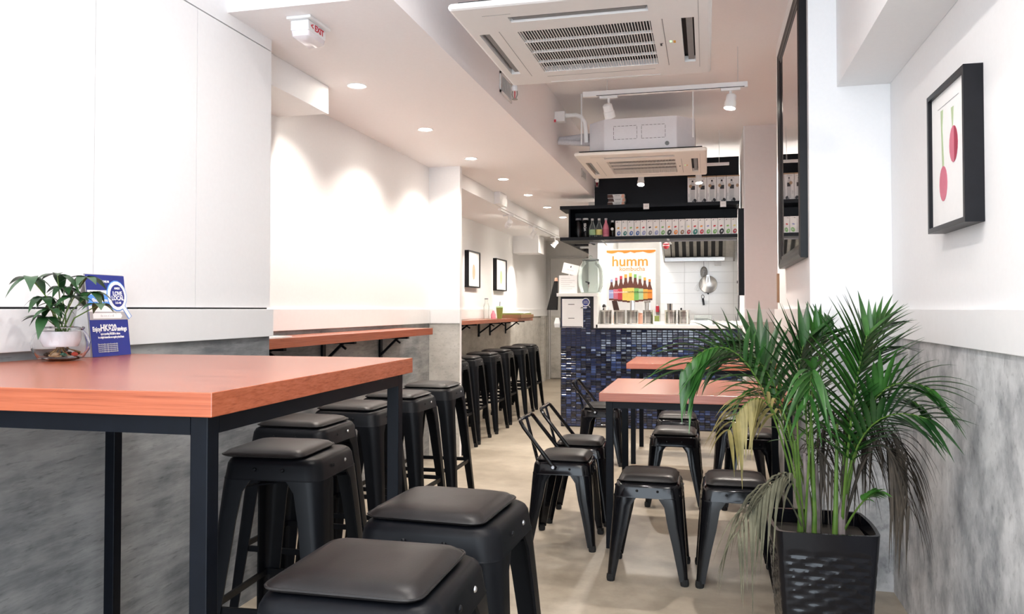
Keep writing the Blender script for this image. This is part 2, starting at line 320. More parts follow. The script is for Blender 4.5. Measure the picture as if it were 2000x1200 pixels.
# ------------------------------------------------------------------ bar stools and low stools
def leg_ring(h, w, r, t, z, sx, sy):
    o = [(h - w, h), (h - r, h)]; i_ = [(h - w, h - t), (h - r, h - t)]
    for k in range(1, 4):
        a = math.radians(90 - 90 * k / 4); o.append((h - r + r * math.cos(a), h - r + r * math.sin(a))); i_.append((h - r + (r - t) * math.cos(a), h - r + (r - t) * math.sin(a)))
    o += [(h, h - r), (h, h - w)]; i_ += [(h - t, h - r), (h - t, h - w)]
    ring = o + i_[::-1]
    if sx * sy < 0: ring = ring[::-1]
    return [(sx * x, sy * y, z) for x, y in ring]
def make_stool(name, H, foot, sm, pad_h, pad_half, metal, rung, brace, label, cat):
    t = thing(name, label, cat)
    k = H - 0.062
    G().loft([rr(sm + 0.009, 0.045, k), rr(sm + 0.007, 0.046, k + 0.006), rr(sm + 0.002, 0.046, H - 0.018), rr(sm - 0.004, 0.046, H - 0.006), rr(sm - 0.014, 0.040, H)]).obj('seat', metal, t, smooth=True)
    for sx in (1, -1):
        for sy in (1, -1):
            hh = lambda z: sm + 0.008 + (foot - sm - 0.008) * (1 - z / k)
            rings = [leg_ring(hh(z), w, min(r, w * 0.5), 0.006, z, sx, sy) for z, w, r in ((k + 0.004, 0.105, 0.045), (k - 0.035, 0.080, 0.04), (k - 0.12, 0.070, 0.035), (k * 0.45, 0.056, 0.025), (0.05, 0.040, 0.016), (0.02, 0.036, 0.014))]
            lg = G().loft(rings).obj('leg', metal, t, smooth=True)
            f = foot - 0.016; G().lathe([(0.017, 0.0), (0.019, 0.012), (0.017, 0.03)], 8, (sx * f, sy * f, 0)).obj('rubber_foot', 'rubber', lg)
    if rung:
        hz = sm + 0.008 + (foot - sm - 0.008) * (1 - rung / k) - 0.012
        for a, b in (((-hz, hz), (hz, hz)), ((hz, hz), (hz, -hz)), ((hz, -hz), (-hz, -hz)), ((-hz, -hz), (-hz, hz))):
            G().bar((a[0], a[1], rung), (b[0], b[1], rung), 0.010, 0.020).obj('footrest', metal, t)
    hb = sm - 0.01
    for s in (1, -1):
        G().bar((-hb, -hb * s, brace), (hb, hb * s, brace), 0.018, 0.005).obj('cross_brace', metal, t)
    for s in (-1, 1):
        for q in range(4):
            a = q * PI / 2; x, y = s * 0.045, -(sm + 0.0075); R = Matrix.Rotation(a, 4, 'Z')
            G().lathe([(0.006, 0), (0.0052, 0.002), (0.003, 0.0034)], 8).xf(R @ Matrix.Translation((x, y, k + 0.032)) @ Matrix.Rotation(PI / 2, 4, 'X')).obj('rivet', metal if q != 1 or s < 0 else 'bolt_steel', t)
    p = G().loft([rr(pad_half - 0.012, 0.03, 0.0), rr(pad_half - 0.002, 0.03, 0.004), rr(pad_half, 0.028, 0.009), rr(pad_half - 0.003, 0.03, 0.013), rr(pad_half - 0.010, 0.032, pad_h * 0.72), rr(pad_half - 0.028, 0.034, pad_h * 0.93), rr(pad_half - 0.07, 0.03, pad_h), rr(0.02, 0.01, pad_h + 0.001)]).obj('cushion', 'leather', t, smooth=True)
    p.location = (0, 0, H)
    ring = rr(pad_half + 0.001, 0.028, 0.009); G().tube(ring + ring[:1], 0.0026, 5).obj('piping', 'leather', p, smooth=True)
    return t
bar = make_stool('bar_stool', 0.748, 0.213, 0.152, 0.027, 0.133, 'matte_black', 0.30, 0.655, 'x', 'stool')
rowA = [(-0.548, 1.272, 0.02, 'black bar stool nearest the camera, cut off by the bottom edge of the photo'),
        (-0.565, 1.715, -0.03, 'black bar stool beside the high table, second nearest the camera'),
        (-1.285, 2.30, 0.06, 'black bar stool at the far end of the high table, cushion slid sideways'),
        (-1.540, 2.86, 0.0, 'black bar stool beside the near white pillar, first of the niche counter row'),
        (-1.555, 3.37, 0.03, 'black bar stool second from the near pillar along the niche counter'),
        (-1.550, 3.87, -0.02, 'black bar stool third from the near pillar, seen past the high table leg'),
        (-1.556, 4.40, 0.02, 'black bar stool last of the niche counter row, clear of the high table'),
        (-2.150, 6.455, 0.0, 'black bar stool half hidden behind the white wall stub at the far counter'),
        (-2.165, 6.97, 0.02, 'black bar stool second from the white wall stub at the far wall counter'),
        (-2.155, 7.585, -0.02, 'black bar stool third from the white wall stub at the far wall counter'),
        (-2.175, 8.20, 0.0, 'black bar stool fourth from the white wall stub at the far wall counter'),
        (-2.170, 8.90, 0.02, 'black bar stool fifth from the white wall stub at the far wall counter'),
        (-2.170, 9.48, 0.0, 'black bar stool at the very end of the far wall counter row')]
for i, (x, y, a, lab) in enumerate(rowA):
    s = bar if i == 0 else copy_tree(bar)
    s.location = (x, y, 0); s.rotation_euler = (0, 0, a); tag(s, lab, 'stool', 'black bar stools with cushions')
    for c in s.children:
        if c.name.startswith('cushion'):
            c.location = ((-0.012, 0.0, 0.748) if i < 2 else (-0.035, -0.012, 0.748) if i == 2 else (random.uniform(-0.008, 0.008), random.uniform(-0.006, 0.006), 0.748))
            c.rotation_euler = (0, 0, random.uniform(-0.03, 0.03))
low = make_stool('low_stool', 0.428, 0.176, 0.143, 0.036, 0.128, 'gloss_black', 0, 0.352, 'x', 'stool')
lows = [(-0.258, 3.70, 0.0, 'glossy black low stool at the front of the nearer low table, on the aisle side'),
        (0.122, 3.70, 0.02, 'glossy black low stool in front of the nearer low table, beside the palm'),
        (-0.194, 5.06, 0.0, 'glossy black low stool behind the nearer low table, on the aisle side'),
        (0.262, 5.08, -0.03, 'glossy black low stool behind the nearer low table, seen through palm fronds'),
        (-0.205, 5.80, 0.02, 'glossy black low stool in front of the farther low table, on the aisle side'),
        (0.215, 5.82, 0.0, 'glossy black low stool in front of the farther low table, behind the palm')]
for i, (x, y, a, lab) in enumerate(lows):
    s = low if i == 0 else copy_tree(low)
    s.location = (x, y, 0); s.rotation_euler = (0, 0, a); tag(s, lab, 'stool', 'glossy black low stools')
ch = copy_tree(low); ch.name = 'low_back_chair'
BZ = 0.632
loop = [(-0.03, -0.160, 0.405), (-0.05, -0.160, 0.425), (-0.19, -0.152, 0.600), (-0.208, -0.140, BZ - 0.006), (-0.214, -0.118, BZ), (-0.214, 0.118, BZ), (-0.208, 0.140, BZ - 0.006), (-0.19, 0.152, 0.600), (-0.05, 0.160, 0.425), (-0.03, 0.160, 0.405)]
bl = G().tube(loop, 0.0105, 8).obj('back_loop', 'gloss_black', ch, smooth=True)
G().loft([[(-0.150, -0.026, 0.40), (-0.150, 0.026, 0.40), (-0.144, 0.026, 0.40), (-0.144, -0.026, 0.40)], [(-0.212, -0.02, BZ), (-0.212, 0.02, BZ), (-0.206, 0.02, BZ), (-0.206, -0.02, BZ)]]).obj('back_splat', 'gloss_black', ch)
for s in (-1, 1): G().lathe([(0.008, -0.004), (0.008, 0.004)], 8).xf(Matrix.Translation((-0.035, s * 0.172, 0.408)) @ Matrix.Rotation(PI / 2, 4, 'X')).obj('bolt', 'bolt_steel', ch)
chairs = [(-0.715, 4.09, 0.0, 'black low-back chair nearest the camera at the aisle end of the nearer table'),
          (-0.705, 4.56, 0.02, 'black low-back chair just behind the nearest one at the nearer table'),
          (-0.800, 6.25, 0.0, 'black low-back chair at the aisle end of the farther low table'),
          (-0.28, 7.42, -PI / 2, 'black low-back chair between the farther low table and the tiled counter')]
for i, (x, y, a, lab) in enumerate(chairs):
    s = ch if i == 0 else copy_tree(ch)
    s.location = (x, y, 0); s.rotation_euler = (0, 0, a); tag(s, lab, 'chair', 'black low-back metal chairs')

# ------------------------------------------------------------------ tables and wall counters
def table(name, label, X, Y, H, th, leg, rz, grain, inset):
    t = thing(name, label, 'table', ((X[0] + X[1]) / 2, (Y[0] + Y[1]) / 2, 0), rz, 'cherry-topped tables on steel frames')
    a, b = (X[1] - X[0]) / 2, (Y[1] - Y[0]) / 2
    G().box(-a, a, -b, b, H - th, H).obj('tabletop', grain, t, bevel=0.0015)
    ia, ib = a - inset, b - inset; z1 = H - th; z0 = z1 - leg
    for sx in (1, -1):
        G().box(sx * ia - (leg if sx > 0 else 0), sx * ia + (0 if sx > 0 else leg), -ib + leg, ib - leg, z0, z1).obj('frame_rail', 'table_steel', t)
        for sy in (1, -1):
            cx, cy = sx * (ia - leg / 2), sy * (ib - leg / 2)
            lg = G().box(cx - leg / 2, cx + leg / 2, cy - leg / 2, cy + leg / 2, 0.0, z1).obj('leg', 'table_steel', t, bevel=0.002)
    for sy in (1, -1):
        cy = sy * (ib - leg / 2); G().box(-ia + leg, ia - leg, cy - leg / 2, cy + leg / 2, z0, z1).obj('frame_rail', 'table_steel', t)
    return t
table('high_table', 'tall cherry-topped table with black steel legs against the near left wall', (-1.81, -0.812), (1.165, 2.14), 1.06, 0.042, 0.034, math.radians(0.9), 'cherry_x', 0.022)
table('low_table', 'low cherry-topped table nearer the camera, partly behind the palm', (-0.525, 0.425), (3.97, 4.84), 0.78, 0.042, 0.036, 0, 'cherry_x', 0.03)
table('low_table', 'farther low cherry-topped table in front of the tiled counter', (-0.605, 0.72), (6.18, 7.07), 0.78, 0.042, 0.036, 0, 'cherry_x', 0.03)
def bracket(parent, y, xw, z, L, mat='table_steel'):
    b = G(); b.box(xw, xw + 0.012, y - 0.02, y + 0.02, z - 0.17, z).obj('bracket_plate', mat, parent)
    g = G(); g.bar((xw, y, z - 0.008), (xw + L, y, z - 0.008), 0.03, 0.014); g.bar((xw + 0.006, y, z - 0.13), (xw + L * 0.62, y, z - 0.012), 0.016, 0.016); g.bar((xw + L * 0.55, y, z - 0.02), (xw + L * 0.72, y, z - 0.045), 0.012, 0.012); g.obj('bracket_arm', mat, parent)
n = thing('wall_counter', 'cherry wall counter in the niche beyond the high table', 'counter', (0, 0, 0))
G().box(-2.195, -1.965, 3.09, 5.56, 1.012, 1.06).obj('counter_board', 'cherry_y', n, bevel=0.0015)
for y in (3.5, 4.3, 5.15): bracket(n, y, -2.208, 1.01, 0.21)
n2 = thing('wall_counter', 'cherry wall counter along the far corridor wall under the small pictures', 'counter', (0, 0, 0))
G().box(-2.655, -2.36, 6.24, 10.85, 1.04, 1.082).obj('counter_board', 'cherry_y', n2, bevel=0.0015)
for y in (6.9, 7.7, 8.2, 9.2, 9.7, 10.5): bracket(n2, y, -2.668, 1.038, 0.27)

# ------------------------------------------------------------------ ceiling cassettes
def cassette(label, x0, x1, y0, y1, z, mat, body_top, rods):
    cx, cy = (x0 + x1) / 2, (y0 + y1) / 2; a, b = (x1 - x0) / 2, (y1 - y0) / 2
    t = thing('air_conditioner', label, 'air conditioner', (cx, cy, z), 0, 'ceiling cassette air conditioners')
    def P(name, m, u0, u1, v0, v1, z0, z1, par=t, bevel=0.0): return bx(name, m, u0, u1, v0, v1, z0, z1, par, bevel)
    # panel built round its four air slots and the middle intake
    ix0, ix1, iy0, iy1 = -a + 0.195, a - 0.225, -b + 0.285, b - 0.19
    s = 0.075
    xs = sorted([-a, -a + 0.03, -a + s, ix0, ix1, a - 0.105, a - 0.055, a]); ysl = sorted([-b, -b + 0.115, -b + 0.175, iy0, iy1, b - 0.03, b - 0.018, b])
    holes = [(-a + 0.03, -a + s, iy0, iy1), (a - 0.105, a - 0.055, iy0, iy1), (ix0, ix1, -b + 0.115, -b + 0.175), (ix0, ix1, iy0, iy1), (ix0, ix1, b - 0.03, b - 0.018)]
    g = G()
    for i in range(len(xs) - 1):
        for j in range(len(ysl) - 1):
            mx, my = (xs[i] + xs[i + 1]) / 2, (ysl[j] + ysl[j + 1]) / 2
            if any(h[0] < mx < h[1] and h[2] < my < h[3] for h in holes): continue
            g.box(xs[i], xs[i + 1], ysl[j], ysl[j + 1], 0.0, 0.028)
    pn = g.obj('panel', mat, t)
    g = G()
    rim = [(-a, -b), (a, -b), (a, b), (-a, b), (-a, -b)]
    for p, q in zip(rim[:-1], rim[1:]): g.tube([(p[0], p[1], 0.014), (q[0], q[1], 0.014)], 0.014, 8)
    g.obj('panel_rim', mat, pn, smooth=True)
    P('recess', 'dark_slot', -a + 0.02, a - 0.02, -b + 0.02, b - 0.02, 0.036, 0.040, t)
    for h in holes[:3]:
        if h[1] - h[0] > h[3] - h[2]: P('louvre', 'grey_flap', h[0] + 0.01, h[1] - 0.01, h[2] + 0.026, h[3] - 0.006, 0.008, 0.013)
        else: P('louvre', 'grey_flap', h[0] + 0.018, h[1] - 0.006, h[2] + 0.01, h[3] - 0.01, 0.008, 0.013)
    # grille frame lines (fine open joints) and slats
    n = 46; first = None
    for k in range(n):
        x = ix0 + (k + 0.5) * (ix1 - ix0) / n
        if first is None: first = G().box(-0.0019, 0.0019, iy0, iy1, 0.002, 0.0045).obj('grille_slat', mat, t); o = first
        else: o = first.copy(); COL.objects.link(o)
        o.location = (x, 0, 0)
    for k in range(1, 4):
        y = iy0 + k * (iy1 - iy0) / 4; P('grille_bar', mat, ix0, ix1, y - 0.004, y + 0.004, 0.001, 0.012)
    for u0, u1, v0, v1 in ((ix0 - 0.075, ix0 - 0.073, iy0 - 0.02, iy1 + 0.05), (ix1 + 0.045, ix1 + 0.048, iy0 - 0.01, iy1 + 0.03), (ix0, ix1 - 0.02, iy1 + 0.07, iy1 + 0.073), (a - 0.038, a - 0.0365, -b + 0.1, iy1 + 0.09), (-a + 0.1, ix0 + 0.02, -b + 0.08, -b + 0.0815)):
        P('panel_joint', 'grey_flap', u0, u1, v0, v1, -0.0008, 0.001)
    text('maker_mark', 'Fuso', 0.018, 'ink', Matrix.Translation((ix1 + 0.028, 0.06, -0.0008)) @ Matrix.Rotation(PI, 4, 'X') @ Matrix.Rotation(-PI / 2, 4, 'Z'), t)
    P('indicator_lamp', 'led_green', a - 0.16, a - 0.152, 0.02, 0.035, -0.001, 0.001); P('indicator_window', 'amber_ink', a - 0.145, a - 0.135, 0.02, 0.05, -0.001, 0.001)
    # body with cut corners
    c = 0.13; A, Bq = a - 0.075, b - 0.08
    poly = [(-A + c, -Bq), (A - c, -Bq), (A, -Bq + c), (A, Bq - c), (A - c, Bq), (-A + c, Bq), (-A, Bq - c), (-A, -Bq + c)]
    bd = G().prism(poly, 0.045, body_top - z, 'XY').obj('body', 'ac_body', t, bevel=0.004)
    P('body_flange', 'grey_flap', -A + 0.03, A - 0.03, -Bq + 0.02, Bq - 0.02, 0.040, 0.046)
    for u in (-0.20, 0.01):
        g = G()
        for q in range(6):
            for zz in (0.10, 0.20): g.box(u + q * 0.03, u + q * 0.03 + 0.022, -Bq - 0.001, -Bq, zz + 0.03, zz + 0.0325)
        for q in range(3):
            for uu in (u, u + 0.175): g.box(uu, uu + 0.0025, -Bq - 0.001, -Bq, 0.135 + q * 0.032, 0.16 + q * 0.032)
        g.obj('knockout_outline', 'ink', bd)
    G().lathe([(0.016, 0), (0.016, 0.006), (0.009, 0.006), (0.009, 0.002)], 12).xf(Matrix.Translation((0.20, -Bq, 0.085)) @ Matrix.Rotation(PI / 2, 4, 'X')).obj('drain_plug', 'grey_flap', bd)
    for rx, ry in rods: G().tube([(rx, ry, 0.12), (rx, ry, ZC - z)], 0.006, 6).obj('hanger_rod', 'white_plastic', t)
    return t
AC1 = cassette('large white ceiling cassette air conditioner nearest the camera', -0.955, 0.012, 2.91, 3.96, 2.355, 'ac_white', 2.63, [(-0.45, -0.5), (0.45, -0.5)])
AC2 = cassette('cream ceiling cassette air conditioner farther back with exposed white body', -0.955, -0.005, 5.93, 6.99, 2.355, 'ac_cream', 2.645, [(-0.455, -0.38), (0.39, -0.44)])
pp = thing('refrigerant_pipe', 'lagged white pipes between the soffit and the farther air conditioner', 'pipe', (0, 0, 0))
G().tube([(-1.14, 6.25, 2.55), (-1.05, 6.25, 2.555), (-0.95, 6.27, 2.57), (-0.885, 6.3, 2.575)], 0.032, 10).obj('upper_lagging', 'pipe_foam', pp, smooth=True)
G().tube([(-1.14, 6.2, 2.53), (-1.0, 6.2, 2.515), (-0.885, 6.24, 2.515)], 0.022, 10).obj('lower_lagging', 'pipe_foam', pp, smooth=True)
cn = thing('conduit', 'white curved conduit with junction box above the farther air conditioner', 'conduit', (0, 0, 0))
bx('junction_box', 'white_plastic', -1.144, -1.06, 6.05, 6.13, 2.66, 2.74, cn, 0.006)
G().tube([(-1.07, 6.09, 2.71), (-0.98, 6.09, 2.71), (-0.94, 6.09, 2.695), (-0.91, 6.09, 2.65), (-0.905, 6.1, 2.57), (-0.905, 6.12, 2.50)], 0.017, 10).obj('hose', 'white_plastic', cn, smooth=True)
bx('red_mark', 'red_ink', -1.1455, -1.13, 6.045, 6.051, 2.655, 2.675, cn)
for nm, y0, y1, z0, z1 in (('nearer the camera, beside the large air conditioner', 4.37, 4.64, 2.445, 2.565), ('small and farther back near the black shelf', 7.43, 7.70, 2.45, 2.535)):
    v = thing('air_vent', 'white louvred vent on the soffit side ' + nm, 'vent', (-1.145, (y0 + y1) / 2, (z0 + z1) / 2), 0, 'soffit vents')
    h, w = (z1 - z0) / 2, (y1 - y0) / 2
    g = G(); g.box(0, 0.008, -w, w, h - 0.014, h); g.box(0, 0.008, -w, w, -h, -h + 0.014); g.box(0, 0.008, -w, -w + 0.016, -h, h); g.box(0, 0.008, w - 0.016, w, -h, h); g.obj('vent_frame', 'ac_white', v)
    bx('vent_back', 'dark_slot', 0, 0.001, -w, w, -h, h, v)
    for k in range(9):
        y = -w + 0.03 + k * (2 * w - 0.06) / 8; bx('vent_slat', 'light_grey', 0.001, 0.007, y - 0.006, y + 0.003, -h + 0.014, h - 0.014, v)
for lab, x, y, z in (('sprinkler head with red bulb beside the large air conditioner', -1.062, 4.40, 2.42), ('small sprinkler head in front of the black shelf panel', -1.06, 7.9, 2.44)):
    s = thing('sprinkler', lab, 'sprinkler', (x, y, z), 0, 'ceiling sprinklers')
    G().lathe([(0.012, 0.05), (0.012, ZC - z)], 8).obj('drop_pipe', 'white_plastic', s); G().lathe([(0.016, 0.03), (0.02, 0.05), (0.016, 0.06)], 10).obj('collar', 'white_plastic', s)
    G().lathe([(0.0025, -0.012), (0.003, 0.03)], 8).obj('glass_bulb', 'red_ink', s)
    g = G(); g.tube([(0.014, 0, 0.032), (0.016, 0, 0.01), (0.006, 0, -0.014)], 0.003, 6); g.tube([(-0.014, 0, 0.032), (-0.016, 0, 0.01), (-0.006, 0, -0.014)], 0.003, 6); g.obj('yoke', 'dull_steel', s)
    G().lathe([(0.017, -0.018), (0.017, -0.0155)], 12).obj('deflector', 'dull_steel', s)
# emergency light on the soffit
e = thing('emergency_light', 'small white emergency light with red lettering under the soffit', 'light', (-1.585, 2.93, 2.37), 0)
bx('base_plate', 'white_plastic', -0.04, 0.065, -0.09, 0.09, -0.012, 0, e, 0.003); bx('housing', 'white_plastic', -0.03, 0.05, -0.075, 0.075, -0.055, -0.012, e, 0.006)
G().loft([rr(0.04, 0.012, -0.055, 3, 0.075), rr(0.038, 0.014, -0.075, 3, 0.07), rr(0.022, 0.012, -0.088, 3, 0.05)]).xf(Matrix.Translation((0.01, 0, 0))).obj('lens', 'milk_glass', e, smooth=True)
text('red_lettering', '< EXIT', 0.034, 'red_ink', face_m(0.0506, 0.0, -0.033, (1, 0, 0)), e, sx=1.1, bold=0.001)
# ------------------------------------------------------------------ lamps
DL = [3.82, 4.86, 5.89, 6.895, 7.92, 8.93, 9.95, 11.0, 12.2]  # the last two are out of sight, added to brighten the corridor
ORD = ['first', 'second', 'third', 'fourth', 'fifth', 'sixth', 'seventh', 'eighth', 'ninth']
for k, y in enumerate(DL):
    d = thing('downlight', 'recessed round downlight, %s from the camera along the soffit' % ORD[k], 'downlight', (-1.772, y, 2.37), 0, 'soffit downlights')
    G().lathe([(0.040, -0.001), (0.050, -0.004), (0.052, 0.0)], 20, cap0=False).obj('bezel', 'white_plastic', d, smooth=True); G().lathe([(0.039, -0.0025), (0.039, -0.0015)], 20).obj('lens', 'lamp_glow', d)
    spot(d, (0, 0, -0.012), (-0.1, 0, -1), 27, 125, 0.7)
for k, (x, y, lab) in enumerate(((-0.45, 0.2, 'behind the camera position on the aisle side'), (0.15, 1.3, 'above the near right wall, nearest the palm'), (-0.55, 2.1, 'above the high table'), (0.1, -0.9, 'just inside the shopfront'))):  # unseen lamps, added to light the front of the room
    d = thing('downlight', 'round main-ceiling downlight ' + lab, 'downlight', (x, y, ZC), 0, 'main ceiling downlights near the shopfront')
    G().lathe([(0.040, -0.001), (0.050, -0.004), (0.052, 0.0)], 20, cap0=False).obj('bezel', 'white_plastic', d, smooth=True); G().lathe([(0.039, -0.0025), (0.039, -0.0015)], 20).obj('lens', 'lamp_glow', d)
    spot(d, (0, 0, -0.012), (0, 0, -1), 24, 150, 0.5, col=(1.0, 0.95, 0.90))
def track_head(label, x, y, ztop, drop, aim, watts, deg, on=True, r=0.036, group='track spotlights'):
    h = thing('track_spotlight', label, 'spotlight', (x, y, ztop), 0, group)
    bx('adapter', 'white_plastic', -0.06, 0.06, -0.014, 0.014, -0.016, 0, h, 0.002)
    a = Vector(aim).normalized(); c = Vector((0, 0, -drop)); M = Matrix.Translation(c) @ a.to_track_quat('-Z', 'Y').to_matrix().to_4x4()
    G().tube([(0, 0, -0.016), c + Vector((0, 0, 0.02))], 0.008, 8).obj('stem', 'white_plastic', h)
    g = G().lathe([(r * 0.55, 0.05), (r * 0.86, 0.04), (r * 0.9, 0.0), (r, -0.002), (r, -0.045)], 18, cap1=False).xf(M); g.obj('lamp_head', 'white_plastic', h, smooth=True)
    G().lathe([(r * 0.92, -0.040), (r * 0.92, -0.038)], 18).xf(M).obj('lamp_lens', 'lamp_glow' if on else 'white_plastic', h)
    if on: spot(h, c + a * 0.055, a, watts, deg, 0.6)
    return h
tr = thing('light_track', 'white ceiling light track hung on thin rods behind the large air conditioner', 'light track', (0, 0, 0))
bx('rail', 'white_plastic', -0.79, 0.26, 5.19, 5.225, 2.605, 2.64, tr, 0.002); bx('rail_slot', 'dark_slot', -0.70, 0.24, 5.189, 5.191, 2.606, 2.61, tr)
for x in (-0.63, 0.20): G().tube([(x, 5.207, 2.64), (x, 5.207, ZC)], 0.0025, 6).obj('rod', 'light_grey', tr)
track_head('white spotlight at the left end of the hung track, lamp turned away', -0.62, 5.207, 2.605, 0.10, (0.2, 0.5, -1), 45, 70, True)
track_head('lit white spotlight at the right end of the hung track', 0.155, 5.207, 2.605, 0.085, (-0.15, -0.1, -1), 65, 110)
tr2 = thing('light_track', 'white light track under the far air conditioner, above the counter', 'light track', (0, 0, 0))
bx('rail', 'white_plastic', -0.75, 0.21, 7.58, 7.61, 2.535, 2.56, tr2, 0.002)
for x in (-0.6, 0.12): G().tube([(x, 7.595, 2.56), (x, 7.595, ZC)], 0.0025, 6).obj('rod', 'light_grey', tr2)
track_head('lit spotlight below the farther air conditioner, shining at the camera', -0.60, 7.595, 2.535, 0.115, (0.0, -0.45, -1), 40, 110, r=0.032)
track_head('lit spotlight in front of the upper carton row', -0.065, 7.595, 2.535, 0.115, (0.05, -0.2, -1), 30, 110, r=0.032)
tr3 = thing('light_track', 'white light track on the dropped corridor ceiling', 'light track', (0, 0, 0))
bx('rail', 'white_plastic', -2.10, -2.065, 7.95, 11.15, 2.225, 2.245, tr3); bx('rail_slot', 'dark_slot', -2.085, -2.08, 8.0, 11.1, 2.2245, 2.226, tr3)
for k, (y, ty) in enumerate(((8.35, 8.95), (9.6, 10.2), (11.05, 10.9))):
    o = track_head('white track spotlight aimed at the corridor wall, %s from the camera' % ORD[k], -2.082, y, 2.225, 0.10, (-0.55, ty - y, -0.62), 15, 50, True, group='corridor track spotlights')
    o.rotation_euler = (0, 0, 0)
kt = thing('added_tube_light', 'bright tube light over the kitchen, hidden behind the black shelf', 'light', (-0.35, 9.35, 2.75))  # added out of sight; stands in for the kitchen lighting
bx('batten', 'white_plastic', -0.6, 0.6, -0.03, 0.03, 0.02, 0.06, kt); G().tube([(-0.58, 0, 0), (0.58, 0, 0)], 0.016, 10).obj('tube', 'added_tube_glow', kt, smooth=True)
kl = bpy.data.lights.new('added_tube_lamp', 'AREA'); kl.shape = 'RECTANGLE'; kl.size = 1.15; kl.size_y = 0.05; kl.energy = 40; kl.color = (1, 0.96, 0.9)
ko = bpy.data.objects.new('added_tube_lamp', kl); COL.objects.link(ko); ko.parent = kt; ko.location = (0, 0, -0.02)
# ------------------------------------------------------------------ pictures and mirror
def picture(name, label, y0, y1, z0, z1, xw, d, side, fw):
    t = thing(name, label, 'picture', (xw, (y0 + y1) / 2, (z0 + z1) / 2)); w, h = (y1 - y0) / 2, (z1 - z0) / 2; s = side
    X = lambda a, b: (min(a * s, b * s), max(a * s, b * s))
    g = G()
    for u0, u1, v0, v1 in ((-w, w, h - fw, h), (-w, w, -h, -h + fw), (-w, -w + fw, -h + fw, h - fw), (w - fw, w, -h + fw, h - fw)): g.box(*X(0, d), u0, u1, v0, v1)
    g.obj('frame', 'frame_black', t); bx('mount', 'paper', *X(0.0, d - 0.012), -w + fw, w - fw, -h + fw, h - fw, t)
    return t, w, h, (d - 0.0118) * s, Vector((s, 0, 0))
def flat(name, mat, x, pts, parent, s): G().prism(pts, x, x + 0.0008 * s, 'YZ').obj(name, mat, parent)
def oval(cy, cz, a, b, tilt=0, n=18): return [(cy + a * math.cos(2 * PI * k / n) * math.cos(tilt) - b * math.sin(2 * PI * k / n) * math.sin(tilt), cz + a * math.cos(2 * PI * k / n) * math.sin(tilt) + b * math.sin(2 * PI * k / n) * math.cos(tilt)) for k in range(n)]
pt, w, h, xf_, _ = picture('framed_picture', 'black framed print of two beetroots on the near right wall', 2.51, 2.90, 1.45, 1.905, 0.7715, 0.052, -1, 0.016)
for cy, top, bot, col, colb in ((0.055, 0.155, -0.135, 'rose', None), (-0.055, 0.14, -0.03, 'rose', 'beet')):
    cz = bot + 0.055
    flat('beet_stalk', 'stalk', xf_, [(cy - 0.010, cz + 0.05), (cy + 0.010, cz + 0.05), (cy + 0.022, top), (cy - 0.004, top), (cy + 0.004, top - 0.06)], pt, -1)
    flat('beet_root', col, xf_ - 0.0002, oval(cy, cz, 0.042, 0.056) , pt, -1)
    if colb: flat('beet_slice', colb, xf_ - 0.0004, [p for p in oval(cy, cz, 0.042, 0.056) if p[0] <= cy + 1e-6], pt, -1)
flat('rule_line', 'grey_ink', xf_, [(-0.11, 0.165), (0.11, 0.165), (0.11, 0.1658), (-0.11, 0.1658)], pt, -1)
for lab, y0, y1, z0, z1, col in (('nearer of the two small black framed prints on the corridor wall, tan motif', 8.66, 9.14, 1.45, 1.875, 'peach'), ('farther of the two small black framed prints on the corridor wall', 9.90, 10.44, 1.44, 1.86, 'stalk')):
    pt, w, h, xx, _ = picture('framed_picture', lab, y0, y1, z0, z1, -2.68, 0.05, 1, 0.015); flat('printed_motif', col, xx, oval(0, -0.03, 0.06, 0.09), pt, 1)
    pt['group'] = 'small prints on the corridor wall'
mr = thing('wall_mirror', 'tall mirror in a heavy black moulded frame on the right pillar', 'mirror', (0.44, 4.265, 2.05))
w, h = 0.53, 0.62
prof = [(0.0, 0.0), (0.0, 0.032), (0.016, 0.038), (0.032, 0.032), (0.048, 0.030), (0.052, 0.026), (0.066, 0.025), (0.07, 0.022), (0.07, 0.0)]
rings = []
for sy, sz in ((-1, -1), (1, -1), (1, 1), (-1, 1), (-1, -1)): rings.append([(-d, sy * (w - i), sz * (h - i)) for i, d in prof])
G().loft(rings, False, False).obj('frame', 'frame_black', mr)
bx('mirror_pane', 'mirror_glass', -0.023, -0.017, -w + 0.066, w - 0.066, -h + 0.066, h - 0.066, mr)
ws = bx('wood_strip', 'brown_wood', 0.425, 0.44, 5.17, 5.19, 1.24, 1.42); tag(ws, 'thin brown wooden strip below the far edge of the mirror', 'strip')
so = thing('wall_socket', 'white double power socket on the concrete of the right column', 'socket', (0.505, 7.494, 0.914))
bx('plate', 'white_plastic', -0.08, 0.08, -0.01, 0, -0.045, 0.045, so, 0.003)
for u in (-0.04, 0.035):
    g = G(); g.box(u - 0.004, u + 0.004, -0.0108, -0.0098, 0.012, 0.024); g.box(u - 0.016, u - 0.008, -0.0108, -0.0098, -0.010, -0.004); g.box(u + 0.008, u + 0.016, -0.0108, -0.0098, -0.010, -0.004); g.obj('socket_holes', 'ink', so)

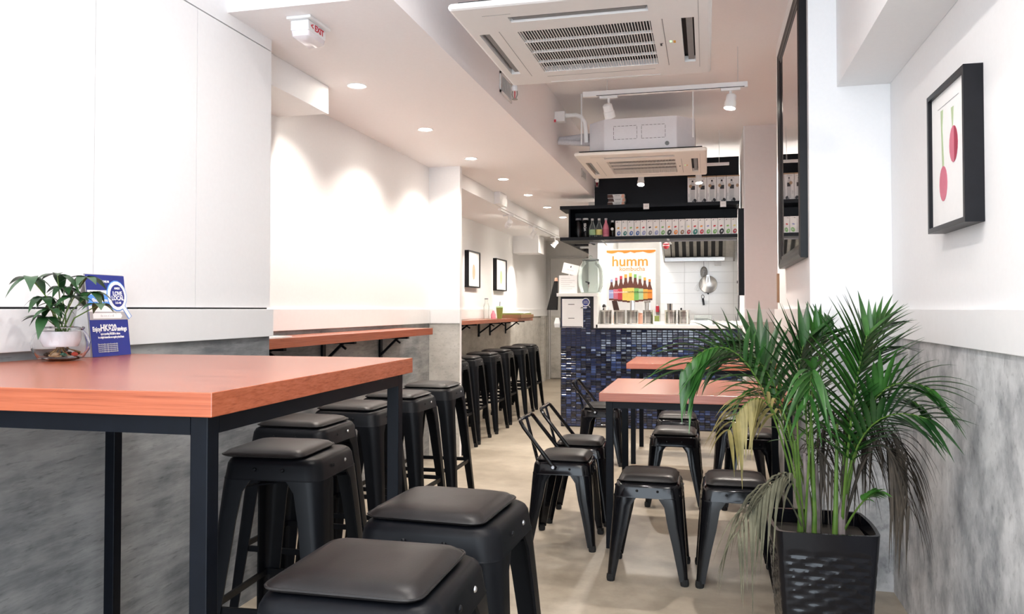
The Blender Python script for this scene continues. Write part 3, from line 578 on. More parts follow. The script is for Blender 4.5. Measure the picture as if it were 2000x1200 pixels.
# ------------------------------------------------------------------ tiled counter
CY = 8.04; CX0, CX1 = -1.45, 0.335; CTX = -1.09
sc = thing('service_counter', 'service counter clad in dark blue glossy mosaic tiles', 'counter', (0, 0, 0))
g = G(); g.box(CX0, CX1, CY, 8.50, 0, 1.008); g.box(CX0, CTX - 0.02, CY, 8.50, 1.008, 1.328); g.obj('carcass', 'grout', sc)
PW, PH = (CX1 - CX0) / 35, 0.0246
def tile_geo(gg, M):
    a, b = PW / 2 - 0.0022, PH / 2 - 0.0020
    vs = [M @ Vector(p) for p in ((-a, 0.003, -b), (a, 0.003, -b), (a, 0.003, b), (-a, 0.003, b), (-a, -0.003, -b), (a, -0.003, -b), (a, -0.003, b), (-a, -0.003, b), (-a + 0.0025, -0.0045, -b + 0.0025), (a - 0.0025, -0.0045, -b + 0.0025), (a - 0.0025, -0.0045, b - 0.0025), (-a + 0.0025, -0.0045, b - 0.0025))]
    gg.add(vs, [(0, 1, 5, 4), (1, 2, 6, 5), (2, 3, 7, 6), (3, 0, 4, 7), (4, 5, 9, 8), (5, 6, 10, 9), (6, 7, 11, 10), (7, 4, 8, 11), (8, 9, 10, 11)])
rest = G(); tile0 = None; nt_ = 0
rows = int(1.325 / PH)
for r in range(rows - 1, -1, -1):
    for c in range(35):
        x, z = CX0 + (c + 0.5) * PW, 0.008 + (r + 0.5) * PH
        if z > 1.0 and x > CTX - 0.045: continue
        M = Matrix.Translation((x, CY - 0.003, z)) @ Matrix.Rotation(random.gauss(0, 0.028), 4, 'X') @ Matrix.Rotation(random.gauss(0, 0.028), 4, 'Z')
        if nt_ < 300:
            if tile0 is None:
                q = G(); tile_geo(q, Matrix.Identity(4)); tile0 = q.obj('mosaic_tile', 'mosaic_tile', sc); o = tile0
            else: o = tile0.copy(); COL.objects.link(o)
            o.matrix_local = M; nt_ += 1
        else: tile_geo(rest, M)
stuff(rest.obj('mosaic_tiles', 'mosaic_tile', sc))
bx('end_cladding', 'grout', CX0 - 0.006, CX0, CY, 8.5, 0, 1.328, sc)
ct = thing('counter_top', 'cream stone worktop with a raised left end on the tiled counter', 'worktop', (0, 0, 0))
bx('low_worktop', 'quartz', CTX, CX1, 8.0, 8.62, 1.008, 1.045, ct, 0.002); bx('raised_worktop', 'quartz', -1.49, CTX + 0.018, 7.995, 8.60, 1.328, 1.362, ct, 0.002); bx('upright_slab', 'quartz', CTX - 0.02, CTX + 0.018, 8.0, 8.60, 1.008, 1.328, ct)
# notice, sticker, cloth
nb = thing('notice_sheet', 'white paper notice on the front of the tiled counter', 'notice', (-1.33, 8.026, 1.158))
bx('sheet', 'paper', -0.108, 0.108, -0.003, 0.003, -0.146, 0.146, nb)
for z in (0.09, -0.052): bx('printed_bar', 'ink', -0.045, 0.02, -0.0036, -0.003, z - 0.003, z + 0.003, nb)
bx('bottom_bar', 'ink', -0.108, 0.10, -0.0036, -0.003, -0.143, -0.135, nb)
st = thing('window_sticker', 'small blue magnifier sticker on the tiles beside the notice', 'sticker', (-1.195, 8.028, 1.25))
bx('blue_card', 'navy', -0.075, 0.01, -0.004, -0.001, -0.05, 0.0, st)
def ring_poly(r0, r1, n=24): return [(r1 * math.cos(2 * PI * k / n), r1 * math.sin(2 * PI * k / n)) for k in range(n)]
G().prism(ring_poly(0, 0.042), -0.006, -0.004, 'XZ').xf(Matrix.Translation((0, 0, 0.02))).obj('magnifier_rim', 'white_ink', st); G().prism(ring_poly(0, 0.034), -0.0068, -0.0055, 'XZ').xf(Matrix.Translation((0, 0, 0.02))).obj('magnifier_disc', 'navy', st)
G().bar((0.026, -0.005, -0.01), (0.048, -0.005, -0.035), 0.012, 0.003).obj('magnifier_handle', 'white_ink', st); bx('white_strip', 'white_ink', -0.05, 0.012, -0.005, -0.004, -0.042, -0.032, st)
text('sticker_words', 'LOVE\nLOCAL', 0.017, 'white_ink', face_m(0, -0.0072, 0.02, (0, -1, 0)), st)
cl = thing('hanging_cloth', 'black tapered cloth hanging at the left end of the counter', 'cloth', (-1.527, 8.12, 1.19))
G().loft([[(-0.085, -0.03, 0.0), (0.02, -0.03, 0.0), (0.02, 0.03, 0.0), (-0.085, 0.03, 0.0)], [(-0.045, -0.025, 0.15), (0.026, -0.025, 0.15), (0.026, 0.025, 0.15), (-0.045, 0.025, 0.15)], [(-0.01, -0.012, 0.30), (0.028, -0.012, 0.30), (0.028, 0.012, 0.30), (-0.01, 0.012, 0.30)]]).obj('fabric', 'rubber', cl)
G().loft([rr(0.017, 0.008, 0.30), rr(0.012, 0.006, 0.335)]).xf(Matrix.Translation((0.01, 0, 0))).obj('pink_knot', 'peach', cl)
rg = G().loft([rr(0.03, 0.012, 0.0), rr(0.035, 0.012, 0.04), rr(0.02, 0.01, 0.10)]).obj('rag', 'paper', loc=(-1.50, 8.11, 1.01)); tag(rg, 'white rag at the left side of the tiled counter', 'rag')
# papers, dispenser on the raised end
mc = thing('menu_card', 'tilted white card sign standing behind the papers on the counter', 'sign', (-1.405, 8.35, 1.625), 0)
mc.rotation_euler = (0, math.radians(14), 0); bx('card', 'paper', -0.085, 0.085, -0.003, 0.003, -0.055, 0.055, mc); text('card_words', 'MINIMA', 0.022, 'light_grey', face_m(0, -0.0035, -0.012, (0, -1, 0)), mc); bx('card_mark', 'ink', -0.006, 0.004, -0.004, -0.003, 0.015, 0.035, mc)
pk = G()
for k in range(5): pk.box(-0.095 + 0.004 * k, 0.095 - 0.002 * k, -0.004 + 0.006 * k, -0.001 + 0.006 * k, 0, 0.185 - 0.007 * k)
pk = pk.obj('paper_stack', 'paper', loc=(-1.388, 8.10, 1.363)); 
for k in range(7): bx('printed_line', 'light_grey', -0.075, 0.02 + 0.05 * (k % 3) / 2, -0.0046, -0.004, 0.02 + k * 0.022, 0.025 + k * 0.022, pk)
tag(pk, 'upright bundle of printed white papers beside the glass dispenser', 'papers')
bx('stand', 'white_plastic', -0.006, 0.006, -0.003, 0.006, -0.262, -0.05, mc)
dz = thing('drink_dispenser', 'ribbed glass drink dispenser with tap on the raised counter end', 'dispenser', (-1.177, 8.26, 1.363))
prof = [(0.085, 0.0), (0.105, 0.01), (0.128, 0.08), (0.134, 0.16), (0.130, 0.22)] + [(0.126 - 0.0042 * k * k / 6 + (0.0022 if k % 2 else 0), 0.23 + 0.012 * k) for k in range(8)] + [(0.083, 0.33), (0.083, 0.345)]
inner = [(r - 0.006, max(z, 0.012)) for r, z in prof[::-1]]
G().lathe(prof + inner, 28, cap0=True, cap1=True).obj('jar', 'clear_glass', dz, smooth=True)
G().lathe([(0.088, 0.345), (0.088, 0.358), (0.06, 0.364)], 24).obj('lid', 'clear_glass', dz, smooth=True); G().lathe([(0.006, 0.364), (0.018, 0.375), (0.02, 0.388), (0.010, 0.398)], 14).obj('lid_knob', 'clear_glass', dz, smooth=True); G().lathe([(0.086, 0.340), (0.0865, 0.345)], 24).obj('seal_ring', 'ink', dz)
g = G(); g.tube([(0.0, -0.125, 0.085), (0.0, -0.155, 0.085)], 0.012, 8); g.tube([(0.0, -0.15, 0.09), (0.0, -0.15, 0.055)], [0.011, 0.006], 8); g.obj('tap', 'dull_steel', dz); g = G(); g.tube([(0, -0.15, 0.09), (0, -0.15, 0.112)], 0.009, 8); g.bar((-0.032, -0.15, 0.118), (0.012, -0.15, 0.106), 0.012, 0.012); g.obj('tap_handle', 'ink', dz)
# ------------------------------------------------------------------ cutlery on the worktop
CXs = [(-1.008, 'first'), (-0.868, 'second'), (-0.738, 'third'), (-0.575, 'fourth'), (-0.355, 'fifth'), (-0.224, 'last')]
can0 = thing('cutlery_canister', 'x', 'canister')
G().lathe([(0.058, 0.0), (0.059, 0.004), (0.059, 0.140), (0.0605, 0.143), (0.0575, 0.143), (0.0565, 0.006)], 24, cap1=False).obj('cylinder', 'stainless', can0, smooth=True)
g = G()
for a in (-100, -88, -76, -62, -50, -130, -142):
    for k in range(8):
        A = math.radians(a); c = Vector((0.0596 * math.cos(A), 0.0596 * math.sin(A), 0.018 + k * 0.0145)); t_ = Vector((-math.sin(A), math.cos(A), 0)) * 0.0042; u_ = Vector((0, 0, 0.0044)); g.add([c - t_ - u_, c + t_ - u_, c + t_ + u_, c - t_ + u_], [(0, 1, 2, 3)])
stuff(g.obj('perforations', 'ink', can0))
def cut(name, mat, geo, label, x, y, tilt, az, cat='cutlery'):
    o = geo.obj(name, mat); o.location = (x, y, 1.056); o.rotation_euler = (tilt * math.cos(az), tilt * math.sin(az), az); tag(o, label, cat, label + 's'); return o
def stick(L, w): return G().box(-w / 2, w / 2, -0.002, 0.002, 0, L)
def spoon(L): return G().box(-0.0025, 0.0025, -0.0012, 0.0012, 0, L - 0.02).add([(0.009 * math.cos(2 * PI * k / 10), 0.0, L - 0.02 + 0.014 * math.sin(2 * PI * k / 10)) for k in range(10)] + [(0, -0.004, L - 0.02)], [(k, (k + 1) % 10, 10) for k in range(10)])
for k, (x, od) in enumerate(CXs):
    c = can0 if k == 0 else copy_tree(can0); c.location = (x, 8.185, 1.046); c.rotation_euler = (0, 0, random.uniform(-0.3, 0.3)); tag(c, 'perforated steel cutlery canister, %s from the raised counter end' % od, 'canister', 'perforated steel cutlery canisters')
    for q in range({0: 5, 1: 6, 2: 11, 3: 13, 4: 5, 5: 1}[k]):
        dx, dy = random.uniform(-0.03, 0.03), random.uniform(-0.022, 0.022); az = random.uniform(-0.5, 0.5); tl = random.uniform(-0.10, 0.10)
        if k == 1: cut('chopstick', 'dark_brown', stick(0.235, 0.011), 'dark brown wooden utensil in the second canister', x - 0.028 + 0.011 * q, 8.185 + dy * 0.5, 0.0, 0).rotation_euler = (0, -0.20 - 0.01 * q, 0)
        elif k == 4: cut('knife', 'ink' if q < 2 else 'stainless', stick(0.20, 0.014), 'black handled utensil in the fifth canister' if q < 2 else 'steel utensil in the fifth canister', x + dx * 0.7, 8.185 + dy, tl, az)
        elif k == 0: cut('fork', 'stainless', stick(0.165, 0.006), 'steel utensil in the first canister', x + dx, 8.185 + dy, tl, az)
        elif k == 5: cut('teaspoon', 'ink', spoon(0.165), 'lone dark teaspoon in the last canister', x - 0.03, 8.185, 0.1, 0.2)
        else: cut('spoon' if k == 3 else 'fork', 'stainless', spoon(0.24) if k == 3 else stick(0.232, 0.008), 'steel spoon in the fourth canister' if k == 3 else 'steel fork in the third canister', x + dx, 8.185 + dy, tl * 1.6, az)
pb = thing('pepper_mill', 'black pepper mill standing behind the first canister', 'mill', (-1.045, 8.33, 1.046))
G().lathe([(0.02, 0), (0.02, 0.10), (0.014, 0.125), (0.016, 0.15), (0.012, 0.165)], 14).obj('body', 'ink', pb, smooth=True); G().lathe([(0.016, 0.168), (0.021, 0.185), (0.014, 0.2), (0.004, 0.206)], 14).obj('knob', 'ink', pb, smooth=True)
for nm, x, w, hh, mat, lab in (('sauce_bottle', -0.925, 0.018, 0.11, 'orange_ink', 'small orange sauce bottle between the first two canisters'), ('tea_tin', -0.665, 0.03, 0.115, 'peach', 'peach patterned tin between the third and fourth canisters')):
    t = thing(nm, lab, 'bottle' if 'bottle' in nm else 'tin', (x, 8.30, 1.046)); G().lathe([(w, 0), (w, hh * 0.82), (w * 0.7, hh * 0.9), (w * 0.7, hh)], 14).obj('body', mat, t, smooth=True); G().lathe([(w * 0.75, hh), (w * 0.75, hh + 0.012)], 14).obj('cap', 'paper', t)
rb = thing('red_box', 'small red box hanging beside the drinks banner', 'box', (-0.635, 10.683, 1.20)); bx('carton', 'red_ink', -0.025, 0.025, -0.015, 0.015, -0.04, 0.04, rb, 0.003); bx('hang_tab', 'paper', -0.01, 0.01, -0.002, 0.002, 0.04, 0.06, rb)
wb_ = thing('card_holder', 'low white block holder on the front edge of the worktop', 'holder', (-0.465, 8.06, 1.046)); bx('block', 'paper', -0.045, 0.045, -0.03, 0.04, 0, 0.028, wb_, 0.004); bx('card_slot', 'grey_ink', -0.03, 0.03, 0.0, 0.004, 0.0275, 0.029, wb_); bx('khaki_pouch', 'smoothie', -0.045, 0.0, 0.05, 0.09, 0.0, 0.085, wb_)
tr_ = thing('tray_rack', 'clear acrylic tray with leaflets on the right of the worktop', 'tray', (-0.06, 8.25, 1.046))
bx('tray_base', 'white_plastic', -0.10, 0.12, -0.09, 0.09, 0, 0.012, tr_); bx('leaflets', 'paper', -0.095, 0.11, -0.085, 0.085, 0.012, 0.040, tr_)
g = G(); g.box(-0.06, 0.11, -0.07, -0.066, 0.04, 0.092); g.box(-0.06, -0.056, -0.07, 0.07, 0.04, 0.092); g.box(0.106, 0.11, -0.07, 0.07, 0.04, 0.092); g.obj('acrylic_wall', 'clear_glass', tr_); bx('grey_cards', 'grey_paper', -0.05, 0.07, -0.05, 0.05, 0.04, 0.07, tr_); G().prism([(0.115, 0.0), (0.145, 0.0), (0.125, 0.085)], -0.09, -0.08, 'XZ').obj('end_plate', 'grey_ink', tr_)
t2 = thing('flat_tray', 'low white tray at the right end of the worktop', 'tray', (0.21, 8.22, 1.046)); bx('tray_base', 'white_plastic', -0.115, 0.11, -0.09, 0.09, 0, 0.020, t2, 0.003); g = G(); g.box(-0.115, 0.11, -0.09, -0.082, 0.02, 0.036); g.box(-0.115, 0.11, 0.082, 0.09, 0.02, 0.036); g.obj('tray_lip', 'light_grey', t2)
for k in range(4): bx('tray_clip', 'grey_ink', -0.09 + k * 0.045, -0.065 + k * 0.045, -0.08, 0.0, 0.034, 0.040, t2)
# ------------------------------------------------------------------ kitchen wall
bn = thing('drinks_banner', 'white hanging banner printed with a row of brown drink bottles', 'banner', (-0.868, 9.4, 1.42))
BW, BH = 0.292, 0.474
bx('cloth', 'paper', -BW, BW, -0.003, 0.003, -BH - 0.3, BH, bn); bx('top_rail', 'cream', -BW - 0.008, BW + 0.008, -0.008, 0.008, BH, BH + 0.014, bn)
wave = [(-BW + 0.584 * k / 24, BH - 0.018 - 0.020 * abs(math.sin(k * 0.52)) * (1 if k % 9 < 6 else 0.4)) for k in range(25)]
G().prism([(-BW, BH)] + wave + [(BW, BH)], -0.0042, -0.003, 'XZ').obj('orange_drip', 'orange_ink', bn)
text('banner_title', 'humm', 0.17, 'orange_ink', face_m(-0.005, -0.0045, BH - 0.135, (0, -1, 0)), bn, sx=1.0, bold=0.002)
text('banner_subtitle', 'kombucha', 0.072, 'orange_ink', face_m(0.02, -0.0045, BH - 0.222, (0, -1, 0)), bn)
cols = ['lavender', 'rose', 'red_ink', 'amber_ink', 'yellow_ink', 'green_ink', 'label_lime', 'amber_ink', 'orange_ink']
for k in range(9):
    u = (k - 4) / 4.0; sc_ = 1.16 - 0.34 * abs(u) ** 1.1; x = u * 0.222; zb = BH - 0.60 - 0.018 + 0.028 * abs(u); w = 0.033 * sc_ + 0.004; dpt = -0.0045 + 0.0003 * abs(k - 4)
    body = [(-w, 0), (w, 0), (w, 0.155 * sc_), (w * 0.42, 0.225 * sc_), (w * 0.36, 0.285 * sc_), (-w * 0.36, 0.285 * sc_), (-w * 0.42, 0.225 * sc_), (-w, 0.155 * sc_)]
    b_ = G().prism([(x + a, zb + b) for a, b in body], dpt - 0.0008, dpt, 'XZ').obj('printed_bottle', 'brown_glass_ink', bn)
    G().prism([(x - w, zb + 0.02), (x + w, zb + 0.02), (x + w, zb + 0.150 * sc_), (x - w, zb + 0.150 * sc_)], dpt - 0.0012, dpt - 0.0008, 'XZ').obj('printed_label', cols[k] if k not in (3, 4) else 'yellow_ink', b_)
    G().prism([(x - w * 0.4, zb + 0.262 * sc_), (x + w * 0.4, zb + 0.262 * sc_), (x + w * 0.4, zb + 0.30 * sc_), (x - w * 0.4, zb + 0.30 * sc_)], dpt - 0.0012, dpt - 0.0008, 'XZ').obj('printed_cap', cols[k], b_)
    text('label_word', 'humm', 0.030 * sc_, 'ink' if k > 3 else 'white_ink', face_m(x, dpt - 0.0016, zb + 0.11 * sc_, (0, -1, 0)), b_, sx=0.8)
G().tube([(-0.2, 0, BH + 0.01), (-0.2, 0.02, 1.4)], 0.0015, 5).obj('hanging_line', 'light_grey', bn)
hd = thing('range_hood', 'stainless kitchen range hood with dark baffle filters', 'hood', (0, 0, 0))
g = G(); g.box(-0.53, 0.345, 9.45, 9.47, 2.10, 2.55); g.prism([(9.45, 2.10), (9.45, 2.55), (10.3, 2.55), (10.3, 1.80)], -0.53, -0.51, 'YZ'); g.prism([(9.45, 2.10), (9.45, 2.55), (10.3, 2.55), (10.3, 1.80)], 0.325, 0.345, 'YZ'); g.box(-0.53, 0.345, 9.45, 10.3, 2.50, 2.55); g.obj('canopy', 'dull_steel', hd)
bx('back_gutter', 'stainless', -0.51, 0.22, 10.17, 10.24, 1.80, 1.845, hd); g = G(); g.bar((-0.075, 9.75, 2.22), (-0.075, 10.22, 1.86), 0.80, 0.012); g.obj('filter_backing', 'dark_slot', hd)
for k in range(8): G().bar((-0.40 + k * 0.088, 9.74, 2.205), (-0.40 + k * 0.088, 10.20, 1.855), 0.04, 0.012).obj('baffle', 'dull_steel', hd)
for x in (-0.48, 0.28): G().bar((x, 9.74, 2.205), (x, 10.20, 1.855), 0.09, 0.014).obj('hood_side_plate', 'stainless', hd)
bx('switch_box', 'light_grey', 0.10, 0.18, 10.2, 10.26, 1.745, 1.80, hd)
rl = thing('red_lantern', 'small red and white ornament hanging under the black shelf', 'ornament', (-0.435, 9.0, 1.90)); G().lathe([(0.005, 0.045), (0.032, 0.03), (0.036, 0.0), (0.02, -0.025), (0.004, -0.03)], 12).obj('bauble', 'red_ink', rl, smooth=True); G().lathe([(0.0365, 0.004), (0.0368, 0.012)], 12).obj('white_band', 'paper', rl); G().tube([(0, 0, 0.045), (0, 0, 0.12)], 0.0015, 5).obj('cord', 'red_ink', rl)
YB = 10.28
sk = thing('skimmer', 'round perforated steel skimmer hanging on the white tiles', 'skimmer', (-0.03, YB, 1.66))
G().lathe([(0.062, 0.006), (0.058, 0.0), (0.03, -0.008), (0.0, -0.010)], 22, cap0=False).xf(Matrix.Diagonal((0.72, 1.25, 1, 1))).xf(Matrix.Rotation(PI / 2, 4, 'X')).obj('dish', 'dull_steel', sk, smooth=True)
g = G()
for i in range(-3, 4):
    for j in range(-5, 6):
        if (i / 3.4) ** 2 + (j / 5.6) ** 2 < 1: g.box(i * 0.011 - 0.003, i * 0.011 + 0.003, -0.0125, -0.011, j * 0.012 - 0.003, j * 0.012 + 0.003)
stuff(g.obj('holes', 'ink', sk)); G().tube([(0.0, -0.004, 0.07), (0.0, 0, 0.17)], 0.003, 6).obj('wire_hook', 'grey_ink', sk)
pn_ = thing('frying_pan', 'steel pan hanging bottom out on the white tiles', 'pan', (0.02, YB - 0.01, 1.51)); G().lathe([(0.108, 0.03), (0.112, 0.0), (0.10, -0.008), (0.0, -0.010)], 30, cap0=False).xf(Matrix.Rotation(PI / 2, 4, 'X')).obj('dish', 'stainless', pn_, smooth=True)
g = G(); g.bar((-0.02, -0.012, 0.03), (-0.008, -0.016, 0.12), 0.014, 0.004); g.bar((0.02, -0.012, 0.03), (0.008, -0.016, 0.12), 0.014, 0.004); g.obj('handle', 'stainless', pn_); G().lathe([(0.009, 0), (0.009, 0.02)], 8, (0, -0.008, -0.125)).obj('hanging_stud', 'ink', pn_)
wh = thing('whisk', 'wire whisk hanging left of the steel pan', 'whisk', (-0.085, YB, 1.47))
g = G()
for k in range(5):
    a = (k - 2) * 0.02; g.tube([(0.03, 0, 0.10), (a + 0.005, -0.01, 0.03), (a - 0.02, -0.012, -0.02), (-0.02, -0.01, -0.045)], 0.0018, 5)
g.obj('wires', 'light_grey', wh); G().tube([(0.03, 0, 0.10), (0.055, 0, 0.21)], 0.008, 8).obj('handle', 'light_grey', wh)
bo = thing('bottle_opener', 'black bottle opener with steel ring hanging on the white tiles', 'opener', (-0.045, YB, 1.31)); ring = [(0.017 * math.cos(2 * PI * k / 14), 0, 0.045 + 0.024 * math.sin(2 * PI * k / 14)) for k in range(15)]
G().tube(ring, 0.004, 6).obj('ring', 'ink', bo); G().bar((0.0, 0, 0.022), (0.012, 0, -0.062), 0.026, 0.012).obj('grip', 'ink', bo)
sb = thing('isolator_switch', 'white isolator switch box with cable on the kitchen side wall', 'switch', (0.385, 9.6, 1.45))
bx('box', 'white_plastic', -0.03, 0.015, -0.06, 0.06, -0.09, 0.16, sb, 0.004); bx('red_rocker', 'peach', -0.032, -0.029, -0.02, 0.02, -0.05, -0.035, sb); bx('dark_knob', 'ink', -0.04, -0.03, -0.015, 0.015, 0.05, 0.08, sb)
G().tube([(-0.02, 0, -0.09), (-0.022, 0, -0.2), (-0.032, 0, -0.3), (-0.036, -0.05, -0.38)], 0.006, 6).obj('cable', 'ink', sb); G().tube([(-0.02, -0.02, 0.16), (-0.02, -0.02, 0.7)], 0.010, 8).obj('conduit', 'white_plastic', sb)
# ------------------------------------------------------------------ black overhead shelf
sh = thing('overhead_shelf', 'black two-tier overhead shelf hanging above the tiled counter', 'shelf', (0, 0, 0))
S1, S2 = 1.93, 2.25
bx('lower_board', 'shelf_black', -1.45, 0.305, 7.97, 8.34, S1 - 0.032, S1, sh); bx('upper_board', 'shelf_black', -1.45, 0.315, 7.97, 8.34, S2 - 0.034, S2, sh)
bx('lower_back', 'shelf_black', -1.365, 0.315, 8.33, 8.345, S1, S2 - 0.034, sh); bx('upper_back', 'shelf_black', -1.143, 0.325, 8.33, 8.345, S2, 2.75, sh); bx('end_panel', 'shelf_black', -1.365, -1.35, 8.0, 8.33, S1, S2 - 0.034, sh)
sbd = thing('upright_board', 'narrow black upright board fixed to the side of the right column', 'board', (0.31, 7.55, 1.72)); bx('black_face', 'shelf_black', -0.024, 0.0255, -0.03, 0.03, -0.395, 0.40, sbd); bx('pale_edge', 'light_grey', -0.030, -0.024, -0.028, 0.03, -0.39, 0.395, sbd)
g = G(); g.box(-1.45, -1.425, 8.34, 10.0, S1 - 0.03, S1); g.box(-1.20, -1.175, 8.34, 10.0, S1 - 0.03, S1); g.obj('arm_rail', 'shelf_black', sh)
for k in range(5): bx('arm_slat', 'dull_steel' if k == 2 else 'shelf_black', -1.425, -1.20, 8.40 + k * 0.36, 8.50 + k * 0.36, S1 - 0.025, S1 - 0.005, sh)
bx('under_rail', 'grey_ink', -1.15, 0.30, 8.0, 8.02, S1 - 0.062, S1 - 0.05, sh)
for x in (-1.02, -0.37): G().bar((x, 7.99, S1 - 0.035), (x + 0.02, 8.2, S1 - 0.07), 0.02, 0.006).obj('strut', 'light_grey', sh)
# bottles
def bottle(name, label, x, prof, mat, capm, lab=None, labm=None, words=None):
    t = thing(name, label, 'bottle', (x, 8.10, S1), 0, 'drinks bottles on the lower shelf'); G().lathe(prof, 18).obj('body', mat, t, smooth=True)
    r, z = prof[-1]; G().lathe([(r + 0.003, z), (r + 0.003, z + 0.018), (r, z + 0.02)], 14).obj('cap', capm, t)
    if lab: G().lathe([(lab[0] + 0.0006, lab[1]), (lab[0] + 0.0006, lab[2])], 18, cap0=False, cap1=False).obj('label_band', labm, t, smooth=True)
    if words: text('bottle_words', words, 0.034, 'white_ink', face_m(0, -lab[0] - 0.004 if lab else -0.036, 0.11, (0, -1, 0)) @ Matrix.Rotation(PI / 2, 4, 'Z'), t, bold=0.0006)
cyl_ = [(0.033, 0.0), (0.035, 0.006), (0.035, 0.175), (0.027, 0.185)]
bottle('water_bottle', 'dark glass cylinder water bottle at the left end of the lower shelf', -1.279, cyl_, 'smoke_glass', 'grey_ink', None, None)
bottle('water_bottle', 'grey cylinder water bottle with tall white lettering', -1.205, cyl_, 'smoke_glass', 'light_grey', None, None, 'VOSS')
bp = [(0.03, 0), (0.033, 0.006), (0.033, 0.095), (0.026, 0.125), (0.013, 0.155), (0.012, 0.18)]
bottle('soda_bottle', 'clear soda bottle with green label on the lower shelf', -1.135, bp, 'clear_glass', 'light_grey', (0.033, 0.03, 0.085), 'label_lime')
bottle('soda_bottle', 'clear soda bottle with yellow label on the lower shelf', -1.065, bp, 'clear_glass', 'light_grey', (0.033, 0.03, 0.085), 'lemon')
bottle('soda_bottle', 'pink soda bottle with red and white label on the lower shelf', -0.995, bp, 'pink_drink', 'light_grey', (0.033, 0.03, 0.085), 'rose')
bottle('juice_bottle', 'squat olive bottle with round white label next to the cartons', -0.928, [(0.029, 0), (0.031, 0.006), (0.031, 0.1), (0.02, 0.13), (0.012, 0.145), (0.012, 0.155)], 'olive_glass', 'light_grey')
d_ = G().lathe([(0.015, 0.0), (0.015, 0.001)], 16).xf(Matrix.Translation((0, -0.0325, 0.085)) @ Matrix.Rotation(PI / 2, 4, 'X')).obj('round_label', 'paper', [o for o in COL.objects if o.name.startswith('juice_bottle')][0])
# cartons
ov = ['blue_ink', 'teal_ink', 'blue_ink', 'blue_ink', 'lavender', 'grey_ink', 'lavender', 'green_ink', 'ink', 'orange_ink', 'brown_wood', 'red_ink', 'teal_ink', 'red_ink', 'green_ink', 'green_ink', 'ink', 'green_ink', 'red_ink']
ft = ['amber_ink', 'peach', 'green_ink', 'orange_ink', 'red_ink', 'ink', 'amber_ink', 'green_ink', 'orange_ink', 'red_ink', 'light_grey', 'lemon', 'red_ink', 'orange_ink', 'lavender', 'red_ink', 'red_ink', 'green_ink', 'lemon']
ovn = {'blue_ink': 'blue', 'teal_ink': 'teal', 'lavender': 'lavender', 'grey_ink': 'grey', 'green_ink': 'green', 'ink': 'black', 'orange_ink': 'orange', 'brown_wood': 'brown', 'red_ink': 'red'}
NUM = ['first', 'second', 'third', 'fourth', 'fifth', 'sixth', 'seventh', 'eighth', 'ninth', 'tenth', 'eleventh', 'twelfth', 'thirteenth', 'fourteenth', 'fifteenth', 'sixteenth', 'seventeenth', 'eighteenth', 'nineteenth']
BWx = (0.300 + 0.893) / 19
for k in range(19):
    x = -0.893 + (k + 0.5) * BWx; hh = 0.163 + random.uniform(-0.002, 0.002); big = k in (8, 12, 16)
    t = thing('tea_carton', 'white carton with %s oval, %s from the bottles on the lower shelf' % (ovn[ov[k]], NUM[k]), 'carton', (x, 8.03 + random.uniform(-0.006, 0.006), S1), random.uniform(-0.03, 0.03), 'white cartons on the lower shelf')
    w = BWx / 2 - 0.0015; bx('box', 'paper', -w, w, 0, 0.10, 0, hh, t, 0.001)
    fl = lambda nm, m, pts, dd=0.0008: G().prism(pts, -dd, 0.0, 'XZ').obj(nm, m, t)
    fl('printed_oval', ov[k], oval(0.004, 0.034, 0.017 + 0.004 * big, 0.023 + 0.006 * big, -0.35)); fl('oval_core', 'light_grey', oval(0.006, 0.036, 0.007, 0.010, -0.35), 0.0012)
    fl('printed_fruit', ft[k], oval(0.0, 0.088, 0.013, 0.008, 0.3, 9)); fl('printed_logo', 'ink', oval(-0.012, 0.148, 0.007, 0.0035, 0.5, 8)); fl('logo_rule', 'light_grey', [(-0.004, 0.146), (0.02, 0.149), (0.02, 0.152), (-0.004, 0.149)])
for k in range(6):
    x = -0.178 + (k + 0.5) * 0.093; w = 0.045
    if x + w > 0.322: x, w = 0.302, 0.019
    t = thing('bottle_carton', 'tall white carton with bottle picture, %s in the upper shelf row' % NUM[k], 'carton', (x, 8.03, S2), 0, 'tall cartons on the upper shelf')
    bx('box', 'paper', -w, w, 0, 0.10, 0, 0.25, t, 0.001); bx('kraft_top', 'kraft', -w, w, 0.0, 0.10, 0.25, 0.262, t)
    fl = lambda nm, m, pts, dd=0.0008: G().prism(pts, -dd, 0.0, 'XZ').obj(nm, m, t)
    if w > 0.04:
        fl('printed_bottle', 'light_grey', [(-0.02, 0.02), (0.026, 0.02), (0.026, 0.175), (0.012, 0.205), (-0.006, 0.205), (-0.02, 0.175)]); fl('printed_band', 'ink', [(-0.012, 0.13), (0.026, 0.13), (0.026, 0.168), (-0.012, 0.168)], 0.0012)
        fl('printed_stopper', 'ink', [(-0.006, 0.205), (0.012, 0.205), (0.010, 0.222), (-0.004, 0.222)], 0.001); fl('printed_disc', 'kraft', oval(-0.016, 0.165, 0.015, 0.017), 0.0014); fl('printed_stones', 'ink', oval(0.026, 0.024, 0.014, 0.018, 0.5, 9), 0.0012); fl('printed_pebble', 'grey_ink', oval(0.008, 0.014, 0.012, 0.010, 0.0, 9), 0.0014)
        text('carton_words', 'KURO-BO', 0.013, 'grey_ink', face_m(0, -0.001, 0.234, (0, -1, 0)), t); text('carton_side_words', 'KURO', 0.012, 'grey_ink', face_m(-0.032, -0.001, 0.075, (0, -1, 0)) @ Matrix.Rotation(PI / 2, 4, 'Z'), t)
    else: fl('printed_disc', 'kraft', oval(-0.004, 0.16, 0.012, 0.017), 0.0014)
